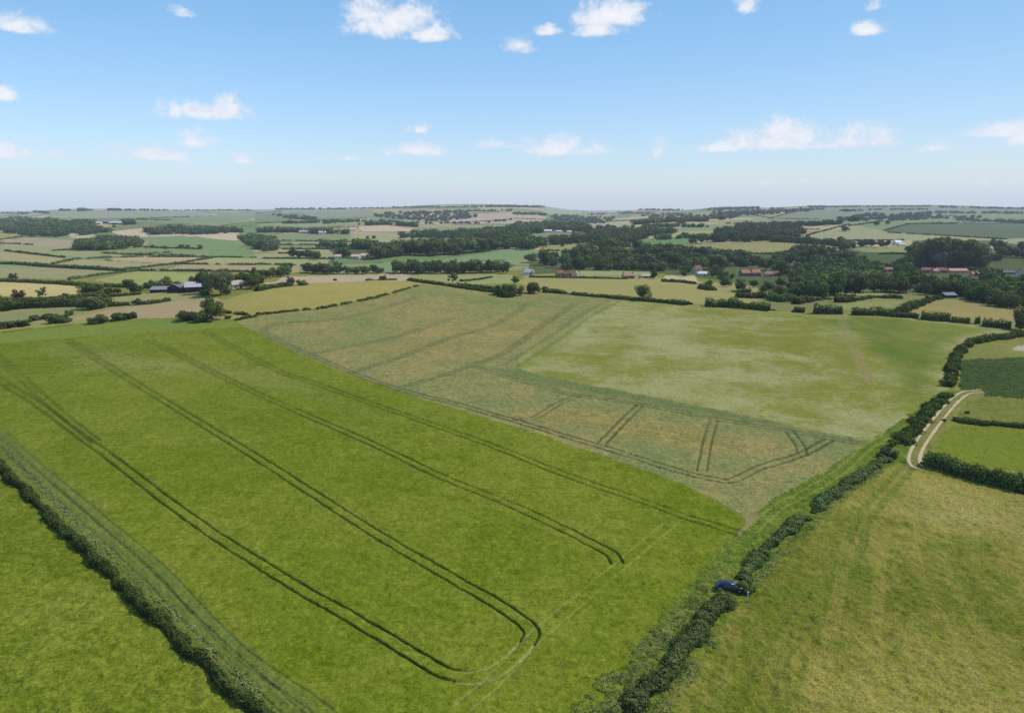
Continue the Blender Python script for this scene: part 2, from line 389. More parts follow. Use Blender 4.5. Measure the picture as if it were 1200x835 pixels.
# ------------------------------------------------------------------ the land: one sheet, from below the viewpoint to past the skyline
def build_ground():
    az_f = np.arange(-42, 42.001, .07)
    az_c = np.concatenate([np.arange(-180, -42, 3.0), az_f, np.arange(42.5, 180, 3.0)])
    rs = [2.0]
    r = 2.0
    while r < 16000:
        if r < 44: dr = 3.5
        elif r < 7000: dr = min(max(r * r / (FPX * HC) * .95, .12), 10)
        else: dr = 70
        r += dr; rs.append(r)
    rs = np.array(rs); na, nr = len(az_c), len(rs)
    A, RR = np.meshgrid(np.radians(az_c), rs)
    x = (RR * np.sin(A)).ravel(); y = (RR * np.cos(A)).ravel()
    drr = np.gradient(rs); space = np.maximum(np.repeat(drr, na), RR.ravel() * R(.07))
    z = terrain(x, y)
    n = len(x)
    fine = (np.abs(A) < R(42.2)).ravel()
    colA = np.tile((lin((126, 130, 52)) * ALB).astype(np.float32), (n, 1)); colB = np.tile((lin((140, 142, 76)) * ALB).astype(np.float32), (n, 1))
    mot = np.full(n, .6, np.float32); rough = np.full(n, .12, np.float32)
    d = np.hypot(x, y)
    # far patchwork for land no outline covers: irregular cells with hedgerow edges
    far = d > 700
    fx, fy = x[far], y[far]
    wx = fx + 60 * (fbm(fx / 260, fy / 260, 31, 2) - .5); wy = fy + 60 * (fbm(fx / 260, fy / 260, 37, 2) - .5)
    S = 230.0
    gx = np.floor(wx / S); gy = np.floor(wy / (S * .8))
    best = np.full(len(fx), 1e9); sec = np.full(len(fx), 1e9); cid = np.zeros(len(fx))
    for i in (-1, 0, 1):
        for j in (-1, 0, 1):
            cx = (gx + i + .15 + .7 * _hash(gx + i, gy + j, 3)) * S; cy = (gy + j + .15 + .7 * _hash(gx + i, gy + j, 4)) * S * .8
            q = np.hypot(wx - cx, wy - cy); h = _hash(gx + i, gy + j, 5)
            nb = q < best
            sec = np.where(nb, best, np.minimum(sec, q)); cid = np.where(nb, h, cid); best = np.where(nb, q, best)
    pal = np.array([lin(c) for c in [(138,152,104),(124,148,94),(168,166,118),(188,174,134),(150,160,108),(116,144,88),(176,168,122),(142,158,112),(200,184,146),(130,140,96)]])
    k = np.minimum((cid * len(pal)).astype(int), len(pal) - 1)
    ca = pal[k] * ALB
    edge = 1 - smooth(3.0, 8.0, sec - best)
    hed = lin((62, 78, 52))
    ca = ca * (1 - edge[:, None] * .8) + hed * edge[:, None] * .8
    colA[far] = ca; colB[far] = ca * .9; mot[far] = .4; rough[far] = 0
    # hand-placed outlines
    jit = np.minimum(1.6, .25 + d * .003)
    px_ = x + jit * 2 * (fbm(x / 3.5, y / 3.5, 41, 2) - .5); py_ = y + jit * 2 * (fbm(x / 3.5, y / 3.5, 43, 2) - .5)
    for poly, cA, cB, m_, r_, soft in FIELDS:
        W = line(list(poly) + [poly[0]], 25)[:-1]
        x0, x1, y0, y1 = W[:, 0].min(), W[:, 0].max(), W[:, 1].min(), W[:, 1].max()
        I = np.nonzero((px_ >= x0) & (px_ <= x1) & (py_ >= y0) & (py_ <= y1))[0]
        if not len(I): continue
        X, Y = px_[I], py_[I]; ins = np.zeros(len(I), bool)
        for a, b in zip(W, np.roll(W, -1, 0)):
            if a[1] == b[1]: continue
            c = (a[1] > Y) != (b[1] > Y)
            ins ^= c & (X < (b[0] - a[0]) * (Y - a[1]) / (b[1] - a[1]) + a[0])
        J = I[ins]
        if soft > 0 and len(J):
            X, Y = px_[J], py_[J]; D = np.full(len(J), 1e9)
            for a, b in zip(W, np.roll(W, -1, 0)):
                e = b[:2] - a[:2]; ll = max(e @ e, 1e-9); t = np.clip(((X - a[0]) * e[0] + (Y - a[1]) * e[1]) / ll, 0, 1)
                D = np.minimum(D, np.hypot(X - a[0] - t * e[0], Y - a[1] - t * e[1]))
            wt = smooth(0, 1, D / soft + 1.3 * (fbm(X / (soft * .9), Y / (soft * .9), 77, 4) - .5) * (1 - np.clip(D / soft, 0, 1)) )[:, None]
            colA[J] = colA[J] * (1 - wt) + lin(cA) * ALB * wt; colB[J] = colB[J] * (1 - wt) + lin(cB) * ALB * wt
            mot[J] = mot[J] * (1 - wt[:, 0]) + m_ * wt[:, 0]; rough[J] = rough[J] * (1 - wt[:, 0]) + r_ * wt[:, 0]
            continue
        cA_, cB_ = lin(cA) * ALB, lin(cB) * ALB
        if r_ == 0: cA_, cB_ = cA_ * .84 + .16 * cA_.mean(), cB_ * .84 + .16 * cB_.mean()
        colA[J] = cA_; colB[J] = cB_; mot[J] = m_; rough[J] = r_
    # sward relief
    nearf = fine & (d < 420)
    I = np.nonzero(nearf)[0]
    fade = 1 - smooth(200, 420, d[I])
    rel = (fbm(x[I] / .9, y[I] / .9, 61, 2) - .5) * 1.3 + (fbm(x[I] / 3.2, y[I] / 3.2, 67, 2) - .5) * 1.2
    z[I] += rough[I] * fade * rel * 1.6
    # wheelings
    for pts, col, g, half, k_, dep in LINES:
        C = line(pts, 8)
        T = np.gradient(C[:, :2], axis=0); T /= np.maximum(np.hypot(T[:, 0], T[:, 1]), 1e-6)[:, None]
        N = np.stack([-T[:, 1], T[:, 0]], 1)
        cl = lin(col) * ALB; L = np.zeros(n, np.float32)
        for s in (-1, 1):
            Q = C[:, :2] + s * g * N
            mx = half + 6
            bx = (x > Q[:, 0].min() - mx) & (x < Q[:, 0].max() + mx) & (y > Q[:, 1].min() - mx) & (y < Q[:, 1].max() + mx) & fine
            I = np.nonzero(bx)[0]; X, Y = x[I], y[I]; D = np.full(len(I), 1e9)
            nz = .25 * (vnoise(X / 2.1, Y / 2.1, 71) - .5)
            for a, b in zip(Q[:-1], Q[1:]):
                lo = np.minimum(a, b) - mx; hi = np.maximum(a, b) + mx
                K = np.nonzero((X > lo[0]) & (X < hi[0]) & (Y > lo[1]) & (Y < hi[1]))[0]
                if not len(K): continue
                e = b - a; ll = max(e @ e, 1e-9)
                t = np.clip(((X[K] - a[0]) * e[0] + (Y[K] - a[1]) * e[1]) / ll, 0, 1)
                D[K] = np.minimum(D[K], np.hypot(X[K] - a[0] - t * e[0], Y[K] - a[1] - t * e[1]))
            w = np.maximum(half, .62 * np.minimum(space[I], 2.2))
            inten = np.clip(half / w * 1.25, 0, 1) ** .85
            f = np.where(D < 1e8, 1 - smooth(.5, 1.25, np.abs(D + nz * np.minimum(1, half * 2)) / w), 0) * inten
            L[I] = np.maximum(L[I], f)
            z[I] -= dep * f * (half >= .2)
        K = np.nonzero(L > .003)[0]
        br = .55 + .9 * fbm(x[K] / 7, y[K] / 7, 73, 3)
        w_ = np.clip(L[K] * k_ * np.clip(br, .35, 1.15), 0, 1)[:, None]
        colA[K] = colA[K] * (1 - w_) + cl * w_; colB[K] = colB[K] * (1 - w_) + cl * w_
    V = np.stack([x, y, z], 1)
    i = np.arange(nr - 1)[:, None] * na; j = np.arange(na)[None, :]; j2 = (j + 1) % na
    F = np.stack([i + j, i + na + j, i + na + j2, i + j2], -1).reshape(-1, 4)
    # disc under the viewpoint
    me = np_mesh('ground', V, [F[:, ::-1], np.arange(na)[None, :].astype(np.int64)], None, True)
    for nm, arr in (('colA', colA), ('colB', colB)):
        a = me.attributes.new(nm, 'FLOAT_COLOR', 'POINT')
        a.data.foreach_set('color', np.concatenate([arr, np.ones((n, 1), np.float32)], 1).astype(np.float32).ravel())
    for nm, arr in (('mot', mot), ('rough', rough)):
        a = me.attributes.new(nm, 'FLOAT', 'POINT'); a.data.foreach_set('value', arr.astype(np.float32))
    return me

def ground_material():
    m, nt, b = new_mat('fields and crops')
    geo = nt.add('ShaderNodeNewGeometry'); P = geo.outputs['Position']
    def attr(nm): return nt.add('ShaderNodeAttribute', attribute_name=nm)
    A, B, M, RO = attr('colA'), attr('colB'), attr('mot'), attr('rough')
    n0 = nt.noise(P, .012, 3, .55)
    n1 = nt.noise(P, .055, 4, .6, .6)
    n2 = nt.noise(P, .34, 5, .68, 1.2)
    n3 = nt.noise(P, 1.5, 4, .75, .8)
    n5 = nt.noise(P, 4.6, 3, .7, .5)
    n6 = nt.noise(P, .75, 2, .5)
    mp = nt.add('ShaderNodeMapping'); mp.inputs['Scale'].default_value = (.35, 1.0, 1); mp.inputs['Rotation'].default_value = (0, 0, R(24))
    nt.con(P, mp.inputs['Vector'])
    n4 = nt.noise(mp.outputs[0], .45, 4, .65, 2.2)
    def c(x, k): return nt.math('MULTIPLY', nt.math('SUBTRACT', x, .5), k)
    s = c(n0, 2.4)
    for x, k in ((n1, 2.2), (n2, 2.2), (n4, 1.5), (n3, 1.6)): s = nt.math('ADD', s, c(x, k))
    f = nt.math('ADD', nt.math('MULTIPLY', s, M.outputs['Fac']), .5, True)
    col = nt.mix(f, A.outputs['Color'], B.outputs['Color'])
    fine = nt.math('ADD', nt.math('ADD', c(n3, 2.2), c(n5, 3.0)), c(n2, .9))
    br = nt.math('MULTIPLY', fine, nt.math('ADD', nt.math('MULTIPLY', RO.outputs['Fac'], 2.4), .40))
    br = nt.math('ADD', br, nt.math('MULTIPLY', nt.math('SUBTRACT', n4, .5), nt.math('MULTIPLY', RO.outputs['Fac'], 2.4)))
    br = nt.math('MAXIMUM', nt.math('ADD', br, 1.0), .25)
    weed = nt.math('MULTIPLY', nt.rng(n6, .66, .74, 0, 1), nt.rng(RO.outputs['Fac'], .18, .24, 0, .6))
    col = nt.mix(weed, col, (.034, .058, .014, 1))
    mu = nt.add('ShaderNodeVectorMath'); mu.operation = 'SCALE'
    nt.con(col, mu.inputs[0]); nt.con(br, mu.inputs['Scale'])
    nt.con(mu.outputs[0], b.inputs['Base Color'])
    b.inputs['Roughness'].default_value = .95; b.inputs['Specular IOR Level'].default_value = .02
    bp = nt.add('ShaderNodeBump'); bp.inputs['Strength'].default_value = .5; bp.inputs['Distance'].default_value = .35
    nt.con(nt.math('MULTIPLY', n3, nt.math('MULTIPLY', RO.outputs['Fac'], 3.0)), bp.inputs['Height'])
    nt.con(bp.outputs[0], b.inputs['Normal'])
    return m

g_me = build_ground(); g_me.materials.append(ground_material())
ground = link('ground', g_me)
tag(ground, 'rolling green crops and pastures running to the wolds on the skyline', kind='structure')

# ------------------------------------------------------------------ foliage from leaf-sized faces
def cards(P, N, S, up=.5):
    """one small quad at each P, roughly facing N, of size S"""
    n = len(P)
    N = N + rng.normal(0, up, (n, 3)); N /= np.maximum(np.linalg.norm(N, axis=1), 1e-6)[:, None]
    A = np.cross(N, rng.normal(0, 1, (n, 3))); A /= np.maximum(np.linalg.norm(A, axis=1), 1e-6)[:, None]
    B = np.cross(N, A)
    S = np.broadcast_to(S, (n,))[:, None] * .5
    e = rng.uniform(.6, 1.25, (n, 1)); A = A * S * e; B = B * S / e
    k = rng.uniform(.5, 1.0, (n, 1))
    V = np.stack([P - A - B * k, P + A - B, P + A * k + B, P - A + B * .8], 1).reshape(-1, 3)
    return V, np.arange(4 * n).reshape(-1, 4)

def crown_points(seed, style, n):
    """leaf centres and outward directions of a crown for a plant one unit tall"""
    r = np.random.default_rng(seed)
    blobs = []
    if style == 'round':
        for k in range(15):
            a = r.uniform(0, 6.28); zz = r.uniform(.20, .86); rad = .38 * math.sqrt(max(.05, 1 - ((zz - .52) / .46) ** 2)) * r.uniform(.45, 1)
            blobs.append((math.cos(a) * rad, math.sin(a) * rad, zz, r.uniform(.12, .21)))
        blobs.append((0, 0, .5, .30))
    elif style == 'wide':
        for k in range(18):
            a = r.uniform(0, 6.28); zz = r.uniform(.19, .82); rad = .52 * math.sqrt(max(.05, 1 - ((zz - .5) / .46) ** 2)) * r.uniform(.4, 1)
            blobs.append((math.cos(a) * rad, math.sin(a) * rad, zz, r.uniform(.13, .23)))
        blobs.append((0, 0, .45, .33))
    elif style == 'tall':
        for k in range(14):
            zz = r.uniform(.18, .9); a = r.uniform(0, 6.28); rad = .17 * (1 - abs(zz - .45) * 1.1) * r.uniform(.5, 1.2)
            blobs.append((math.cos(a) * rad, math.sin(a) * rad, zz, r.uniform(.08, .14)))
        blobs.append((0, 0, .5, .17)); blobs.append((0, 0, .3, .16))
    elif style == 'cone':
        for k in range(18):
            zz = r.uniform(.12, .95); a = r.uniform(0, 6.28); rad = .24 * (1.02 - zz) * r.uniform(.6, 1.1)
            blobs.append((math.cos(a) * rad, math.sin(a) * rad, zz, .05 + .12 * (1 - zz)))
        blobs.append((0, 0, .35, .17)); blobs.append((0, 0, .6, .10))
    elif style == 'open':
        for k in range(20):
            a = r.uniform(0, 6.28); zz = r.uniform(.22, .9); rad = .40 * math.sqrt(max(.1, 1 - ((zz - .5) / .5) ** 2)) * r.uniform(.3, 1)
            blobs.append((math.cos(a) * rad, math.sin(a) * rad, zz, r.uniform(.08, .14)))
    else:   # bush
        for k in range(15):
            a = r.uniform(0, 6.28); rad = .58 * math.sqrt(r.uniform(.02, 1)); zz = r.uniform(.16, .74) * (1 - .35 * rad)
            blobs.append((math.cos(a) * rad, math.sin(a) * rad, zz, r.uniform(.17, .28)))
        blobs.append((0, 0, .38, .36))
    Bc = np.array(blobs); w = Bc[:, 3] ** 2; w /= w.sum()
    id_ = r.choice(len(Bc), n, p=w)
    D = r.normal(0, 1, (n, 3)); D /= np.linalg.norm(D, axis=1)[:, None]
    rad = Bc[id_, 3] * r.uniform(.35, 1.0, n) ** .33 * r.uniform(.92, 1.1, n)
    P = Bc[id_, :3] + D * rad[:, None] * np.array([1, 1, .85])
    c = np.array([0, 0, .5 if style != 'bush' else .3])
    N = D + (P - c) * 1.2 + np.array([0, 0, .15])
    keep = P[:, 2] > (.02 if style == 'bush' else .1)
    return P[keep], N[keep]

def trunk_mesh(name, seed, style):
    r = np.random.default_rng(seed + 500); bm = bmesh.new()
    def limb(a, b, ra, rb, n=6):
        a, b = Vector(a), Vector(b); d = (b - a); q = d.to_track_quat('Z', 'Y')
        rings = []
        for k in range(3):
            t = k / 2; c = a.lerp(b, t) + (Vector((r.normal(0, .006), r.normal(0, .006), 0)) if k == 1 else Vector())
            rad = ra + (rb - ra) * t
            rings.append([bm.verts.new(c + q @ Vector((math.cos(i / n * 6.283) * rad, math.sin(i / n * 6.283) * rad, 0))) for i in range(n)])
        for k in range(2):
            for i in range(n): bm.faces.new((rings[k][i], rings[k][(i + 1) % n], rings[k + 1][(i + 1) % n], rings[k + 1][i]))
        bm.faces.new(rings[-1])
    th = .42 if style != 'cone' else .8
    limb((0, 0, -.03), (0, 0, th), .030, .016)
    if style != 'cone':
        for k in range(5):
            a = k * 1.3 + r.uniform(0, .5); z0 = th * r.uniform(.55, .98)
            limb((0, 0, z0), (math.cos(a) * .24, math.sin(a) * .24, z0 + r.uniform(.16, .34)), .013, .005, 5)
    me = bpy.data.meshes.new(name); bm.to_mesh(me); bm.free(); me.materials.append(MAT_BARK)
    return me

_crowns = {}; _trunks = {}
def crown_mesh(style, var, leaf, n, size):
    key = (style, var, leaf, n)
    if key not in _crowns:
        P, N = crown_points(var * 31 + len(style) * 7, style, n)
        V, F = cards(P, N, size * rng.uniform(.7, 1.3, len(P)))
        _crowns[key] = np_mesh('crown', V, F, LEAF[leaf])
    return _crowns[key]
def get_trunk(style, var):
    key = (style, var)
    if key not in _trunks: _trunks[key] = trunk_mesh('trunk', var, style)
    return _trunks[key]

HOUSE_BOXES = []      # photo-space footprints of the buildings, used only to leave gardens open in front of them
def make_tree(u, v, hpx, leaf, label, style='round', cat='tree', name=None, group=None, wide=1.08, fine_=False, p=None):
    p = at(u, v) if p is None else p
    h = hpx * depth(p) / FPX
    var = random.randrange(5)
    n, s = (5200, .032) if fine_ else (1500, .060)
    if style == 'bush':
        n, s = (3800, .055) if fine_ else (900, .11)
        o = link(name or 'bush', crown_mesh('bush', var, leaf, n, s))
        o.location = p - np.array([0, 0, .08 * h]); o.rotation_euler = (0, 0, random.uniform(0, 6.28)); o.scale = (h * wide, h * wide, h)
        return tag(o, label, 'bush' if cat == 'tree' else cat, group)
    if style == 'open': n = int(n * .55)
    names = {'round': 'broadleaf_tree', 'wide': 'broadleaf_tree', 'open': 'broadleaf_tree', 'tall': 'poplar_tree', 'cone': 'conifer_tree'}
    o = empty(name or names[style], p, random.uniform(0, 6.28), (h * wide, h * wide, h))
    link('trunk', get_trunk(style, var), o); link('crown', crown_mesh(style, var, leaf, n, s), o)
    return tag(o, label, cat, group)

# ------------------------------------------------------------------ hedges
MAT_CORE = simple_mat('hedge inner twigs', (.018, .022, .010), .95, (1.5, .4))
def make_hedge(pts, h, w, label, leaf='hedge', gap=.25, group=None, vary=.5, size=None, dens=1.0, sp_=False, core=.55):
    """pts photo polyline; h and w in metres"""
    C = line(spline(pts, 4) if sp_ else pts, 10)
    L = np.concatenate([[0], np.cumsum(np.linalg.norm(np.diff(C, axis=0), axis=1))])
    tot = L[-1]; dm = np.median([depth(c) for c in C])
    size = size or max(.17, 1.15 * dm / FPX)
    n = int(min(90000, tot * (2 * h + w) / size ** 2 * 1.7 * dens))
    n = max(n, 150)
    s = rng.uniform(0, tot, n)
    seed = random.randrange(1000)
    def prof(s):
        a = vnoise(s / (2.2 * h), s * 0, seed); b = vnoise(s / (.8 * h), s * 0 + 3, seed); c = vnoise(s / (9 * h), s * 0 + 7, seed)
        hh = h * (1 - vary + vary * (.7 * a + .5 * b + .9 * c))
        g = smooth(gap - .1, gap + .06, vnoise(s / (3.1 * h), s * 0 + 11, seed)) if gap > 0 else 1
        return np.maximum(hh * g, .02)
    hh = prof(s)
    ww = w * (.6 + .8 * vnoise(s / (1.7 * h), s * 0 + 5, seed)) * np.clip(hh / h + .35, .3, 1.2)
    off = (vnoise(s / (2.5 * h), s * 0 + 9, seed) - .5) * w * .5
    cx = np.interp(s, L, C[:, 0]); cy = np.interp(s, L, C[:, 1])
    T = np.gradient(C[:, :2], axis=0); T /= np.maximum(np.hypot(T[:, 0], T[:, 1]), 1e-6)[:, None]
    tx = np.interp(s, L, T[:, 0]); ty = np.interp(s, L, T[:, 1]); q = np.hypot(tx, ty); tx /= q; ty /= q
    a = rng.uniform(-.15, math.pi + .15, n); rr = rng.uniform(.25, 1, n) ** .35
    lump = .78 + .44 * vnoise(s / (.55 * h), a * 2.2 + 20, seed)
    lat = np.cos(a) * ww * .5 * rr * lump; up = np.abs(np.sin(a)) ** .75 * hh * rr * lump
    x = cx - ty * (lat + off); y = cy + tx * (lat + off)
    z = terrain(x, y) + up
    P = np.stack([x, y, z], 1)
    N = np.stack([-ty * np.cos(a), tx * np.cos(a), np.abs(np.sin(a)) + .25], 1)
    keep = hh > .12 * h
    P, N = P[keep], N[keep]
    V, F = cards(P, N, size * rng.uniform(.65, 1.35, len(P)), .55)
    # dark twiggy core so that the hedge is not see-through
    ns = max(3, int(tot / max(1.0, size * 3))); sc = np.linspace(0, tot, ns); hc = prof(sc) * core
    wc = w * .26 * np.clip(hc / h / .6, 0, 1)
    ox = np.interp(sc, L, C[:, 0]); oy = np.interp(sc, L, C[:, 1])
    qx = np.interp(sc, L, T[:, 0]); qy = np.interp(sc, L, T[:, 1]); oz = terrain(ox, oy)
    offc = (vnoise(sc / (2.5 * h), sc * 0 + 9, seed) - .5) * w * .5
    ox, oy = ox - qy * offc, oy + qx * offc
    rows = [np.stack([ox - qy * wc * k, oy + qx * wc * k, oz + hc * t - (.15 if t == 0 else 0)], 1) for k, t in ((1.2, 0), (1, .7), (0, 1), (-1, .7), (-1.2, 0))]
    Vc = np.stack(rows, 1).reshape(-1, 3); i = np.arange(ns - 1)[:, None] * 5; j = np.arange(4)[None, :]
    Fc = np.stack([i + j, i + j + 1, i + 5 + j + 1, i + 5 + j], -1).reshape(-1, 4)
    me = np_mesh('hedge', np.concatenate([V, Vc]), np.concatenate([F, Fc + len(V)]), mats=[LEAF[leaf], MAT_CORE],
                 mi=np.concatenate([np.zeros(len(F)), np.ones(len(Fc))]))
    o = link('hedge', me)
    return tag(o, label, 'hedge', group)

# ------------------------------------------------------------------ buildings
def bm_mesh(name, bm, mat, mats=None):
    bmesh.ops.recalc_face_normals(bm, faces=bm.faces)
    me = bpy.data.meshes.new(name); bm.to_mesh(me); bm.free()
    for m in (mats or [mat]): me.materials.append(m)
    return me
def bm_box(bm, x0, x1, y0, y1, z0, z1):
    vs = [bm.verts.new((x, y, z)) for z in (z0, z1) for x, y in ((x0, y0), (x1, y0), (x1, y1), (x0, y1))]
    for f in ((3, 2, 1, 0), (4, 5, 6, 7), (0, 1, 5, 4), (1, 2, 6, 5), (2, 3, 7, 6), (3, 0, 4, 7)): bm.faces.new([vs[i] for i in f])

_bm_cache = {}
def bmat(kind, rgb):
    k = (kind, tuple(rgb))
    if k not in _bm_cache:
        _bm_cache[k] = simple_mat(kind, lin(rgb), .85, (1.2, .28))
    return _bm_cache[k]
MAT_GLASS = simple_mat('window glass', (.03, .035, .045), .15, (1, .1), spec=.6)
MAT_FRAME = simple_mat('white frame paint', (.62, .62, .60), .6, (3, .08))
BOXES = []
def make_house(u, v, wpx, hpx, yaw, wall, roof, label, cat='house', kind='house', depth_m=None, chim=1, group=None, name=None):
    p = at(u, v); m = depth(p) / FPX
    W = wpx * m; H = hpx * m; D = depth_m or min(7.0, .7 * W); hw = H * .55; ov = .25
    BOXES.append((u - wpx * .5, u + wpx * .5, v - hpx, v))
    o = empty(name or kind, p, R(yaw))
    bm = bmesh.new()
    x, y = W / 2, D / 2
    A = [bm.verts.new(c) for c in ((-x, -y, -.6), (x, -y, -.6), (x, y, -.6), (-x, y, -.6), (-x, -y, hw), (x, -y, hw), (x, y, hw), (-x, y, hw))]
    g0 = bm.verts.new((-x, 0, H - .12)); g1 = bm.verts.new((x, 0, H - .12))
    for f in ((0, 1, 5, 4), (2, 3, 7, 6)): bm.faces.new([A[i] for i in f])
    bm.faces.new((A[1], A[2], A[6], g1, A[5])); bm.faces.new((A[3], A[0], A[4], g0, A[7]))
    link('wall', bm_mesh('wall', bm, bmat(kind + ' wall', wall)), o)
    bm = bmesh.new(); th = .16; sl = (H - hw) / y; e = ov * sl
    for s in (-1, 1):
        a = [(-x - ov, s * (y + ov), hw - e), (x + ov, s * (y + ov), hw - e), (x + ov, s * .004, H), (-x - ov, s * .004, H)]
        lo = [bm.verts.new(c) for c in a]; hi = [bm.verts.new((c[0], c[1], c[2] + th)) for c in a]
        bm.faces.new(lo); bm.faces.new(hi[::-1])
        for i in range(4): bm.faces.new((lo[i], lo[(i + 1) % 4], hi[(i + 1) % 4], hi[i]))
    rf = link('roof', bm_mesh('roof', bm, bmat(kind + ' roof', roof)), o)
    for k in range(chim):
        bm = bmesh.new(); cx = (-x + .7) if k == 0 else (x - .7)
        bm_box(bm, cx - .4, cx + .4, -.35, .35, H - .5, H + .9); bm_box(bm, cx - .18, cx + .18, -.18, .18, H + .902, H + 1.25)
        link('chimney', bm_mesh('chimney', bm, bmat('chimney brick', (150, 104, 88))), rf)
    if kind == 'barn':
        bm = bmesh.new(); bm_box(bm, -W * .2, W * .2, -y - .04, -y + .02, 0, hw * .82)
        link('door', bm_mesh('door', bm, bmat('barn door', (52, 44, 44))), o)
    else:
        n = max(2, int(W / 3.2)); rows = (hw * .28, hw * .70) if hw > 4 else (hw * .5,)
        for zc in rows:
            for i in range(n):
                xc = -x + W * (i + .5) / n
                if zc == rows[0] and i == n // 2:
                    bm = bmesh.new(); bm_box(bm, xc - .5, xc + .5, -y - .05, -y + .02, 0, 2.0)
                    link('door', bm_mesh('door', bm, bmat('house door', (70, 78, 70))), o); continue
                bm = bmesh.new(); bm_box(bm, xc - .6, xc + .6, -y - .05, -y + .02, zc - .65, zc + .65)
                wd = link('window', bm_mesh('window', bm, MAT_FRAME), o)
                bm = bmesh.new(); bm_box(bm, xc - .5, xc - .03, -y - .062, -y - .04, zc - .55, zc + .55); bm_box(bm, xc + .03, xc + .5, -y - .062, -y - .04, zc - .55, zc + .55)
                link('pane', bm_mesh('pane', bm, MAT_GLASS), wd)
        for s in (-1, 1):
            bm = bmesh.new(); bm_box(bm, min(s * x - s * .02, s * x + s * .05), max(s * x - s * .02, s * x + s * .05), -.5, .5, hw * .5, hw * .5 + 1.2)
            wd = link('window', bm_mesh('window', bm, MAT_FRAME), o)
            bm = bmesh.new(); bm_box(bm, min(s * x + s * .04, s * x + s * .062), max(s * x + s * .04, s * x + s * .062), -.4, .4, hw * .5 + .1, hw * .5 + 1.1)
            link('pane', bm_mesh('pane', bm, MAT_GLASS), wd)
    return tag(o, label, cat, group)

RED = (152, 98, 82); RED2 = (138, 88, 76); PINK = (168, 124, 108); BRICK = (142, 106, 90); CREAM = (226, 212, 188); WHITE = (206, 205, 200); SLATE = (120, 120, 128)
# the farm beside the tall trees
make_house(193, 341.5, 26, 6, 4, (58, 44, 46), (140, 132, 140), 'long low barn with mauve-grey roof at the farm', 'barn', 'barn', 9, 0)
make_house(213, 341.5, 20, 9, 68, (54, 36, 44), (120, 110, 120), 'dark-walled farm barn with its brown gable end showing', 'barn', 'barn', 11, 0)
make_house(229, 341, 20, 11, 20, (70, 48, 58), (176, 168, 176), 'farm barn with broad pale lilac roof beside the big grey-green tree', 'barn', 'barn', 12, 0)
make_house(278, 338, 13, 9.5, 38, CREAM, (188, 172, 150), 'cream gabled farmhouse half hidden by farm trees', 'house')
# far farm under the skyline
make_house(126, 261.8, 9, 3.2, 5, (84, 84, 94), (120, 122, 132), 'dark grey shed of the farm below the skyline', 'barn', 'barn', 16, 0)
make_house(137, 262.8, 15, 3.4, -4, (160, 160, 162), (190, 192, 198), 'wide white-roofed shed of the farm below the skyline', 'barn', 'barn', 18, 0)
make_house(116, 262.4, 6, 2.4, 12, WHITE, (214, 212, 210), 'small white outhouse at the end of the farm below the skyline', 'barn', 'barn', 9, 0)
# scattered houses in the valley
make_house(376, 274.3, 5, 3.6, 10, WHITE, (190, 190, 196), 'tiny white house in front of a dark tree row', 'house')
make_house(381, 274, 3.6, 3.2, 80, WHITE, (206, 206, 210), 'tiny white gable beside the white house by the tree row', 'house', chim=0)
make_house(357, 273, 12, 3.0, -5, (176, 150, 130), (196, 176, 160), 'long tan farm shed by the far tree row', 'barn', 'barn', 12, 0)
make_house(413, 270.5, 6, 4, 30, CREAM, (190, 180, 172), 'cream cottage among trees on the far tan slope', 'house')
make_house(396, 303, 8, 5, 15, CREAM, (196, 168, 148), 'cream cottage at the end of the riverside trees', 'house')
make_house(417, 303, 10, 5, -8, (206, 186, 170), (204, 182, 166), 'tan-roofed cottage below the riverside trees', 'house')
make_house(427, 302, 9, 5, 12, (214, 196, 184), (212, 178, 160), 'pinkish cottage at the foot of the riverside belt', 'house')
make_house(642, 272, 9, 3, 4, WHITE, (222, 222, 224), 'white long house below dark hillside woods', 'house')
make_house(655, 272.4, 7, 2.6, -6, WHITE, (206, 206, 210), 'smaller white house beyond the long one below the woods', 'house')
make_house(667, 272.8, 6, 2.6, 12, CREAM, (196, 186, 176), 'cream house ending the white row below the woods', 'house')
make_house(618, 322, 10.5, 6.5, 18, (214, 214, 216), (150, 152, 162), 'grey-roofed house with a bright white gable end', 'house')
make_house(624.5, 322, 4.5, 6, 84, WHITE, (188, 188, 194), 'narrow white cottage joined to the grey-roofed house', 'house', chim=0)
make_house(656, 323, 9, 6.5, 12, PINK, RED, 'red-roofed brick house by the cricket-green hedge'.replace('cricket-green', 'pale'), 'house', chim=2)
make_house(666, 323.5, 9, 5.5, -8, BRICK, RED2, 'low brick cottage between two red-roofed houses', 'house')
make_house(675, 324, 8, 6.5, 70, (222, 188, 176), PINK, 'pink gabled house ending the red-roofed row', 'house')
make_house(736, 326, 13, 6, 6, BRICK, PINK, 'long brick house with two red gables beside the conifer', 'house', chim=2)
make_house(749, 327, 3.4, 5, 84, (236, 214, 178), (210, 180, 150), 'thin cream-walled cottage gable at the paddock corner', 'house', chim=0)
make_house(756, 325.5, 11, 4.4, 0, (158, 150, 118), (176, 170, 134), 'low khaki-roofed outbuilding between cream gable and conifer', 'barn', 'barn', 6, 0)
make_house(817, 319, 9, 8, 28, (230, 204, 190), RED2, 'steep red-roofed house with pale gable in the woods', 'house')
make_house(823, 323, 10, 5, -15, WHITE, (226, 222, 220), 'white-walled house in front of the steep red roof', 'house')
make_house(873, 323.5, 12, 7.5, 14, BRICK, (166, 109, 96), 'bright red-roofed house, first of the roadside pair', 'house', chim=2)
make_house(884.5, 323.5, 11, 8, 14, BRICK, (171, 110, 96), 'bright red-roofed house, second of the roadside pair', 'house')
